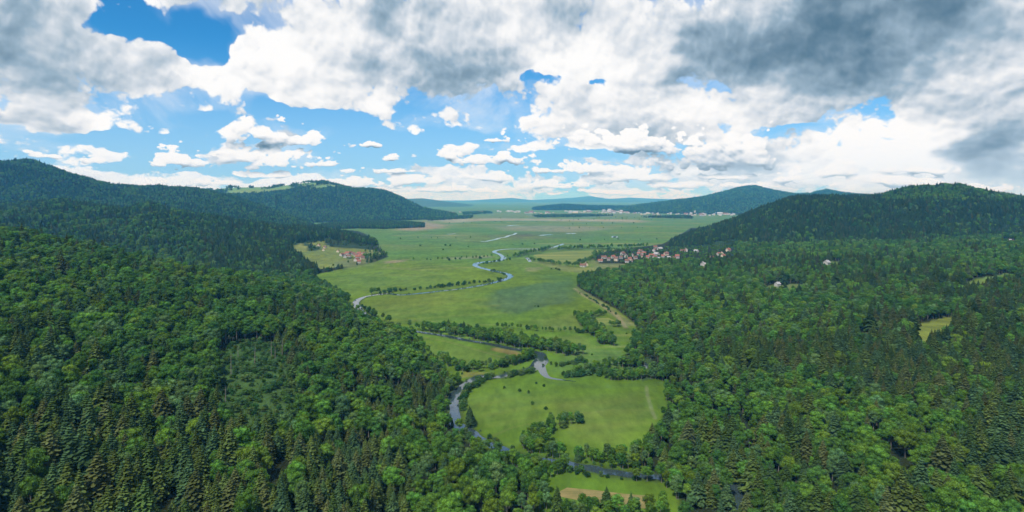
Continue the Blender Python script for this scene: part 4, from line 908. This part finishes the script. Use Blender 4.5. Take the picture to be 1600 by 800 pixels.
def make_water_fields():
    w = water_mat()
    wd = np.full(len(RIVER), RIVER_W)
    for i, (x, y) in enumerate(RIVER):
        if 560 < y < 576 and x > 830: wd[i] = 13
        if 640 < y < 700: wd[i] = 8.5
        if y < 440: wd[i] = 11
        if y < 420: wd[i] = 14
        if y < 400: wd[i] = 11
        if 470 < y < 500: wd[i] = 9
        if x > 1000: wd[i] = 5.5
        if 445 < y < 462: wd[i] = 6.5
        if 545 < y < 553: wd[i] = 9
    ribbon('river', RIVER, wd*.86, .06, w, 'winding pale river crossing the meadows')
    ribbon('river', ARM, np.array([6, 5, 3.5, 2.2, 1.2]), .065, w, 'narrow side arm trailing off from the river pool')
    for l, wdt in FAR_WATER: ribbon('river', l, wdt, .06, w, 'pale water thread on the far marsh')
    pc = W(1008, 573); pz = max(0, float(zland(np.array([pc[0]]), np.array([pc[1]]))[0]))+.25
    sheet('pond', [(1004, 578), (1003, 573), (1006, 568), (1010, 567), (1013, 571), (1011, 577)], pz, w, 'small bright pond at the edge of the right wood')
    fm, N, o = new_mat('stubble')
    tc = N.n.new('ShaderNodeTexCoord').outputs['Object']
    rows = N.noise(N.v('MULTIPLY', tc, (.10, 1.4, 1)), 1.0, 4, .6); blot = N.noise(tc, .12, 5, .6)
    col = N.mix(N.rng(N.m('ADD', N.m('MULTIPLY', rows, .4), N.m('MULTIPLY', blot, .6)), .38, .62), (.145, .135, .050, 1), (.230, .185, .075, 1))
    b = principled(N, col, .95, .05); N.l.new(b.outputs[0], o.inputs[0])
    sheet('field', [(870, 775), (874, 768), (886, 762), (930, 766), (975, 771.5), (1016, 775), (1014, 783), (1008, 795), (960, 789), (905, 782)], .05, fm, 'tan ploughed strip in the meadow nearest the front')
    sm, N, o = new_mat('crop')
    tc = N.n.new('ShaderNodeTexCoord').outputs['Object']
    rows = N.noise(N.v('MULTIPLY', tc, (.004, .045, 1)), 1.0, 2, .5)
    col = N.ramp(N.rng(rows, .36, .64), [(0, (.105, .145, .035)), (.45, (.16, .18, .045)), (.6, (.12, .165, .04)), (1, (.20, .205, .06))])
    b = principled(N, col, .95, .05); N.l.new(b.outputs[0], o.inputs[0])
    sheet('field', [(833, 399), (850, 396), (885, 392.5), (935, 390.6), (985, 389.6), (985, 391.2), (945, 397), (920, 405), (905, 410), (880, 410), (845, 405)], .05, sm, 'striped yellow green crop field before the right village')
    sheet('field', [(930, 498), (950, 496.5), (958, 499.5), (962, 502), (936, 506)], .05, sm, 'pale mown field between hedge and right wood')
def make_hills():
    info = {'near_left': 'wooded hillside rising at the left edge', 'mid_left': 'low wooded ridge behind the left hamlet', 'back_left': 'long high ridge on the far left', 'blue_left': 'broad mountain with a pale grassy top',
        'near_right': 'gently rising wooded slope on the right', 'spruce_right': 'dark conifer hill on the right skyline', 'blue_right': 'pointed blue green mountain behind the right hill', 'dark_far': 'low dark hills behind the far town', 'pale_far': 'pale blue hills left of the far plain', 'faint_far': 'faint mountains on the farthest skyline'}
    rngY = {'near_left': (60, 1600), 'mid_left': (1300, 3500), 'back_left': (2600, 5700), 'blue_left': (4400, 9100), 'near_right': (60, 2700), 'spruce_right': (1550, 4300), 'blue_right': (6600, 12100), 'dark_far': (9000, 12600), 'pale_far': (12400, 18100), 'faint_far': (23900, 36100)}
    for k, h in HILLS.items():
        fine = k in ('near_left', 'near_right')
        qx = np.arange(-300, 2000, 4 if fine else 7); y0, y1 = rngY[k]; ys = np.geomspace(y0*K, y1*K, 170 if fine else 90)
        Q, Yg = np.meshgrid(qx, ys); Xg = (Q-800)/F*Yg; Z = h.z(Xg, Yg)
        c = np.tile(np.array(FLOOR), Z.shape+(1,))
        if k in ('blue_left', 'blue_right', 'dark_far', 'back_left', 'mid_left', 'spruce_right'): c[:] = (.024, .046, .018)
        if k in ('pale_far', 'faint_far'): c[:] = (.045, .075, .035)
        px, py = PX(Xg, Yg, Z)
        if k == 'blue_left':
            top = inside([(325, 306), (335, 290), (420, 280), (505, 270), (548, 280), (565, 290), (520, 296), (470, 295), (430, 301), (370, 304)], px, py) | (Yg > 6450*K)
            c = paint(c, top*1.0, (.13, .20, .06)); n = fbm(Xg/150, Yg/150, 3, 4); c = paint(c, top*sstep((n-.12)/.1), (.05, .10, .035), .8)
        if k == 'blue_right':
            n = fbm(Xg/500, Yg/500, 3, 4); c = paint(c, sstep((n-.05)/.3)*sstep((Yg-7600*K)/800), (.075, .135, .045), .6)
        for poly, col in GLADES:
            m = inside(poly, px, py) & (Z > -.5)
            if (fine and Yg.max() < 2000) or k == 'mid_left': c = paint(c, m*1.0, col)
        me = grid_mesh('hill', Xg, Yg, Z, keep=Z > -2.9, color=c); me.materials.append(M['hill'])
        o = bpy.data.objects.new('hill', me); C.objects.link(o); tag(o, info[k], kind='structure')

# ------------------------------------------------------------------ houses
def box(x0, x1, y0, y1, z0, z1):
    V = [(x, y, z) for z in (z0, z1) for x, y in ((x0, y0), (x1, y0), (x1, y1), (x0, y1))]
    return V, [(0, 3, 2, 1), (4, 5, 6, 7), (0, 1, 5, 4), (1, 2, 6, 5), (2, 3, 7, 6), (3, 0, 4, 7)]
def house_meshes():
    M['white_wall'] = plain_mat('white_wall', (.44, .42, .385), .6, .12); M['cream_wall'] = plain_mat('cream_wall', (.62, .52, .38), .6, .12); M['grey_wall'] = plain_mat('grey_wall', (.42, .41, .40), .6, .15)
    M['red_roof'] = plain_mat('red_roof', (.25, .100, .070), .8, .25); M['brown_roof'] = plain_mat('brown_roof', (.17, .090, .065), .8, .25); M['grey_roof'] = plain_mat('grey_roof', (.33, .32, .32), .8, .2)
    M['window_glass'] = plain_mat('window_glass', (.03, .035, .04), 1, .1, .2, .5); M['wood'] = plain_mat('wood', (.12, .07, .04), 1, .2)
    out = {}
    for nm, (L, D, hh, rf) in {'short': (10, 8.5, 5.2, 3.6), 'long': (15, 8.5, 4.8, 3.6), 'tall': (10, 9, 7.0, 3.8)}.items():
        a, b = L/2, D/2
        V, Fs = box(-a, a, -b, b, -1.5, hh); k = len(V)
        for s in (-1, 1):                                  # gables
            V += [(s*a, -b, hh), (s*a, b, hh), (s*a, 0, hh+rf)]; Fs.append((k, k+1, k+2) if s > 0 else (k, k+2, k+1)); k += 3
        o, t = .7, .25
        e = hh-o*rf/b; R = []
        for s in (-1, 1):
            q = [(-a-o, s*(b+o), e), (a+o, s*(b+o), e), (a+o, 0, hh+rf), (-a-o, 0, hh+rf)]
            R.append((q+[(x, y, z+t) for x, y, z in q], [(0, 1, 2, 3), (7, 6, 5, 4), (0, 4, 5, 1), (1, 5, 6, 2), (2, 6, 7, 3), (3, 7, 4, 0)]))
        win = []
        for s in (-1, 1):
            for x in np.linspace(-a+1.6, a-1.6, 4 if L > 12 else 3):
                for z in ([1.0, 3.4] if hh > 5 else [1.6]):
                    win.append(box(x-.5, x+.5, s*(b+.03)-.05, s*(b+.03)+.05, z, z+1.3))
        ch = box(a*.3, a*.3+.8, .9, 1.7, hh+rf*.4, hh+rf+1.0)
        dr = box(-.5, .5, -b-.09, -b+.02, 0, 2.1)
        out[nm] = dict(wall=(V, Fs), roof=join(R), windows=win, chimney=ch, door=dr)
    return out
def make_houses():
    HM = house_meshes(); cache = {}
    def me_of(nm, part, mat, idx=0):
        key = (nm, part, mat, idx)
        if key not in cache:
            src = HM[nm]['windows'][idx] if part == 'window' else HM[nm][part]
            cache[key] = mesh_of(part, [src], [M[mat]])
        return cache[key]
    tops = {'red_roof': 'red tiled', 'brown_roof': 'brown tiled', 'grey_roof': 'grey'}; walls = {'white_wall': 'white', 'cream_wall': 'cream', 'grey_wall': 'grey'}
    spots = []
    for x, y in [(944, 404), (951, 407), (958, 403.5), (963, 407.5), (970, 404), (973, 398.5), (978, 402), (984, 406.5), (988, 401), (993, 404.5), (998, 398.5), (1001, 394.5), (1003, 402), (1006, 397), (1012, 404.5), (1015, 408), (1018, 401), (1023, 404), (1026, 399.5), (1030, 407), (1036, 402), (1041, 399), (1045, 404.5), (1052, 406), (1058, 404), (1022, 393), (1024, 389.5), (1031, 390.5), (1067, 394), (1072, 393), (1088, 394), (980, 410), (990, 409.5), (938, 409), (1008, 408)]:
        spots.append((x, y, 'in the right village', random.choice(['short', 'short', 'long', 'tall']), random.choice(['red_roof']*3+['brown_roof']*4+['grey_roof']*2), random.choice(['white_wall']*3+['cream_wall'])))
    for x, y in [(1112, 405), (1116, 408), (1123, 399), (1130, 402), (1134, 409), (1141, 408), (1128, 397), (1138, 393)]: spots.append((x, y, 'among trees right of the village', 'short', 'red_roof', random.choice(['white_wall', 'cream_wall'])))
    spots += [(1098, 415, 'below the village clearing', 'long', 'grey_roof', 'grey_wall'), (1104, 415.5, 'below the village clearing', 'long', 'grey_roof', 'white_wall'), (911, 417, 'alone at the crop field corner', 'long', 'brown_roof', 'white_wall'), (916, 415.5, 'alone at the crop field corner', 'short', 'brown_roof', 'cream_wall'),
              (1574, 379, 'in the clearing under the conifer hill', 'long', 'grey_roof', 'cream_wall'), (1582, 380, 'in the clearing under the conifer hill', 'short', 'brown_roof', 'white_wall'), (1292, 414, 'in a small glade of the right wood', 'short', 'grey_roof', 'grey_wall'), (1215, 447, 'in the long glade of the right wood', 'short', 'grey_roof', 'grey_wall')]
    for x, y in [(534, 400), (538, 398.5), (543, 398), (547, 397), (539, 402.5), (556, 401), (559, 404), (561, 398.5), (564, 401.5), (566, 405), (557, 408), (561, 411), (567, 399), (552, 398.5), (545, 401.5)]:
        spots.append((x, y, 'in the left hamlet', random.choice(['short', 'short', 'long']), random.choice(['red_roof']*3+['brown_roof']*2), random.choice(['white_wall', 'white_wall', 'cream_wall'])))
    for x, y in [(505, 392), (508, 388), (498, 385), (528, 394)]: spots.append((x, y, 'on the slope above the left hamlet', 'short', 'brown_roof', 'cream_wall'))
    cls = {}
    for i, s in enumerate(spots): cls.setdefault((s[2], s[3], s[4], s[5]), []).append(i)
    HOUSES = []
    sx, sy = np.array([q[0] for q in spots], float), np.array([q[1] for q in spots], float)
    Ys = H*F/(sy-HZ)                                     # walk down each line of sight onto the land
    for _ in range(30):
        Zs = np.maximum(zland((sx-800)/F*Ys, Ys), 0); Ys = .5*Ys+.5*(H-Zs)*F/(sy-HZ)
    Xs = (sx-800)/F*Ys; Zs = np.maximum(zland(Xs, Ys), 0)
    for i, (x, y, place, form, roof, wall) in enumerate(spots):
        X, Y, z = float(Xs[i]), float(Ys[i]), float(Zs[i])
        m = sorted(cls[(place, form, roof, wall)], key=lambda j: spots[j][0]); n = m.index(i)
        size = {'short': 'small', 'long': 'long', 'tall': 'two-storey'}[form]
        lb = f'{size} {walls[wall]} house with {tops[roof]} roof {place}'
        if len(m) > 1: lb = ('leftmost ' if n == 0 else 'rightmost ' if n == len(m)-1 else ordinal(n)+' from left, ')+lb.replace(' house with', ' house,')
        o = empty('house', (X, Y, z), random.uniform(-.6, .6)+(math.pi/2 if random.random() < .3 else 0), random.uniform(.58, .86))
        tag(o, lb, 'house', 'houses of the villages')
        link_mesh('wall', None, None, None, o, me=me_of(form, 'wall', wall)); rf = link_mesh('roof', None, None, None, o, me=me_of(form, 'roof', roof))
        link_mesh('chimney', None, None, None, rf, me=me_of(form, 'chimney', wall)); link_mesh('door', None, None, None, o, me=me_of(form, 'door', 'wood'))
        for j in range(len(HM[form]['windows'])): link_mesh('window', None, None, None, o, me=me_of(form, 'window', 'window_glass', j))
        HOUSES.append((X, Y))
    # the far town: single pale buildings
    tm = []
    for k, (w, r) in enumerate([('grey_wall', 'brown_roof'), ('white_wall', 'grey_roof'), ('cream_wall', 'grey_roof'), ('grey_wall', 'grey_roof')]):
        P = HM[('long', 'tall', 'long', 'long')[k]]; tm.append(mesh_of('town_building', [P['wall'], P['roof']], [M[w], M[r]]))
    g = random.Random(4); first = {}; far = []
    for (x0, x1, y0, y1, n, sz) in [(945, 985, 330, 333.5, 55, 1.3), (985, 1015, 331, 334, 14, 1.2), (880, 945, 330.5, 333, 34, 1.2), (820, 880, 331, 334, 18, 1.1), (1065, 1150, 334, 338, 44, 1.1), (1000, 1065, 333.5, 336.5, 16, 1.0), (775, 815, 329.5, 332.5, 22, 1.2), (700, 770, 331, 333, 10, 1.1)]:
        for i in range(n):
            x, y = g.uniform(x0, x1), g.uniform(y0, y1); p = W(x, y); k = g.randrange(4)
            if k not in first: o = first[k] = link_mesh('town_building', None, None, None, me=tm[k])
            else: o = first[k].copy(); C.objects.link(o)
            s = sz*g.uniform(.5, .95)*(1.8 if g.random() < .12 else 1)
            o.location = (p[0], p[1], 0); far.append(o); o.rotation_euler = (0, 0, g.uniform(-.5, .5)); o.scale = (s*1.3, s, s)
            tag(o, 'tiny pale building of the far town on the plain below the mountains', 'building', 'buildings of the far town')
    fz = zland(np.array([o.location.x for o in far]), np.array([o.location.y for o in far]))
    for o, z in zip(far, fz): o.location.z = max(0.0, float(z))
    return HOUSES
def make_snags():
    """bare pale trunks standing at the glade"""
    mt = M['pale_bark']; spots = [(361, 585), (352, 628), (398, 570), (372, 560), (430, 560), (424, 557), (441, 556)]
    for i, (x, y) in enumerate(spots):
        Y = H*F/(y-HZ)*.8
        for _ in range(40):
            X = (x-800)/F*Y; z = float(max(0, HILLS['near_left'].z(np.array([X]), np.array([Y]))[0])); Y = .5*Y+.5*(H-z)*F/(y-HZ)
        g = random.Random(i); hh = g.uniform(7, 13)
        P = [stem([(0, 0, -.5), (.1, .05, hh*.5), (.25*g.uniform(-1, 1), .1, hh)], [.24, .18, .06])]
        for j in range(6):
            a = g.random()*6.3; zz = hh*g.uniform(.35, .92); L = g.uniform(.6, 1.6)
            P.append(stem([(0.05, .02, zz), (L*math.cos(a), L*math.sin(a), zz+.4*L)], [.06, .02], 4))
        v, f = join(P); o = link_mesh('bare_trunk', v, f, mt); o.location = (X, Y, z); o.rotation_euler = (0, 0, g.random()*6)
        where = ('leftmost', 'second from left', 'third from left', 'fourth from left', 'fifth from left', 'sixth from left', 'rightmost')[sorted(range(7), key=lambda q: spots[q][0]).index(i)]
        tag(o, f'bare pale dead trunk beside the shrubby glade, {where}', 'dead tree', 'bare trunks at the glade')
def make_haze():
    R = 27000; v, f = box(-R, R, -4000, R, -1.0, 290); o = link_mesh('haze', v, f, [])
    m = bpy.data.materials.new('haze'); m.use_nodes = True; t = m.node_tree
    for n in list(t.nodes): t.nodes.remove(n)
    out = t.nodes.new('ShaderNodeOutputMaterial'); p = t.nodes.new('ShaderNodeVolumePrincipled')
    p.inputs['Density'].default_value = HAZE_D; p.inputs['Color'].default_value = (.10, .50, 1.0, 1); p.inputs['Absorption Color'].default_value = (1, 1, 1, 1); p.inputs['Anisotropy'].default_value = 0
    t.links.new(p.outputs[0], out.inputs['Volume']); o.data.materials.append(m); m.cycles.homogeneous_volume = True
    tag(o, 'bluish summer haze lying over the whole valley', kind='stuff')
HAZE_D = 7.5e-5

make_camera(); make_sky()
M['land'] = land_mat('meadow', .62); M['hill'] = land_mat('hill', .5, 6.0)
make_species(); plant_all()
HS = make_houses(); make_ground(); make_water_fields(); make_hills()
# no tree through a house
k = np.ones(len(T['X']), bool)
for hx, hy in HS: k &= np.hypot(T['X']-hx, (T['Y']-hy+9)*.45) > 8.5
for q in T: T[q] = T[q][k]
forest(); make_snags(); make_haze()
sc.cycles.max_bounces = 6; sc.cycles.diffuse_bounces = 3; sc.cycles.glossy_bounces = 2; sc.cycles.transmission_bounces = 3; sc.cycles.volume_bounces = 2; sc.cycles.transparent_max_bounces = 4
sc.cycles.use_adaptive_sampling = True; sc.cycles.adaptive_threshold = .02
sc.cycles.caustics_reflective = False; sc.cycles.caustics_refractive = False
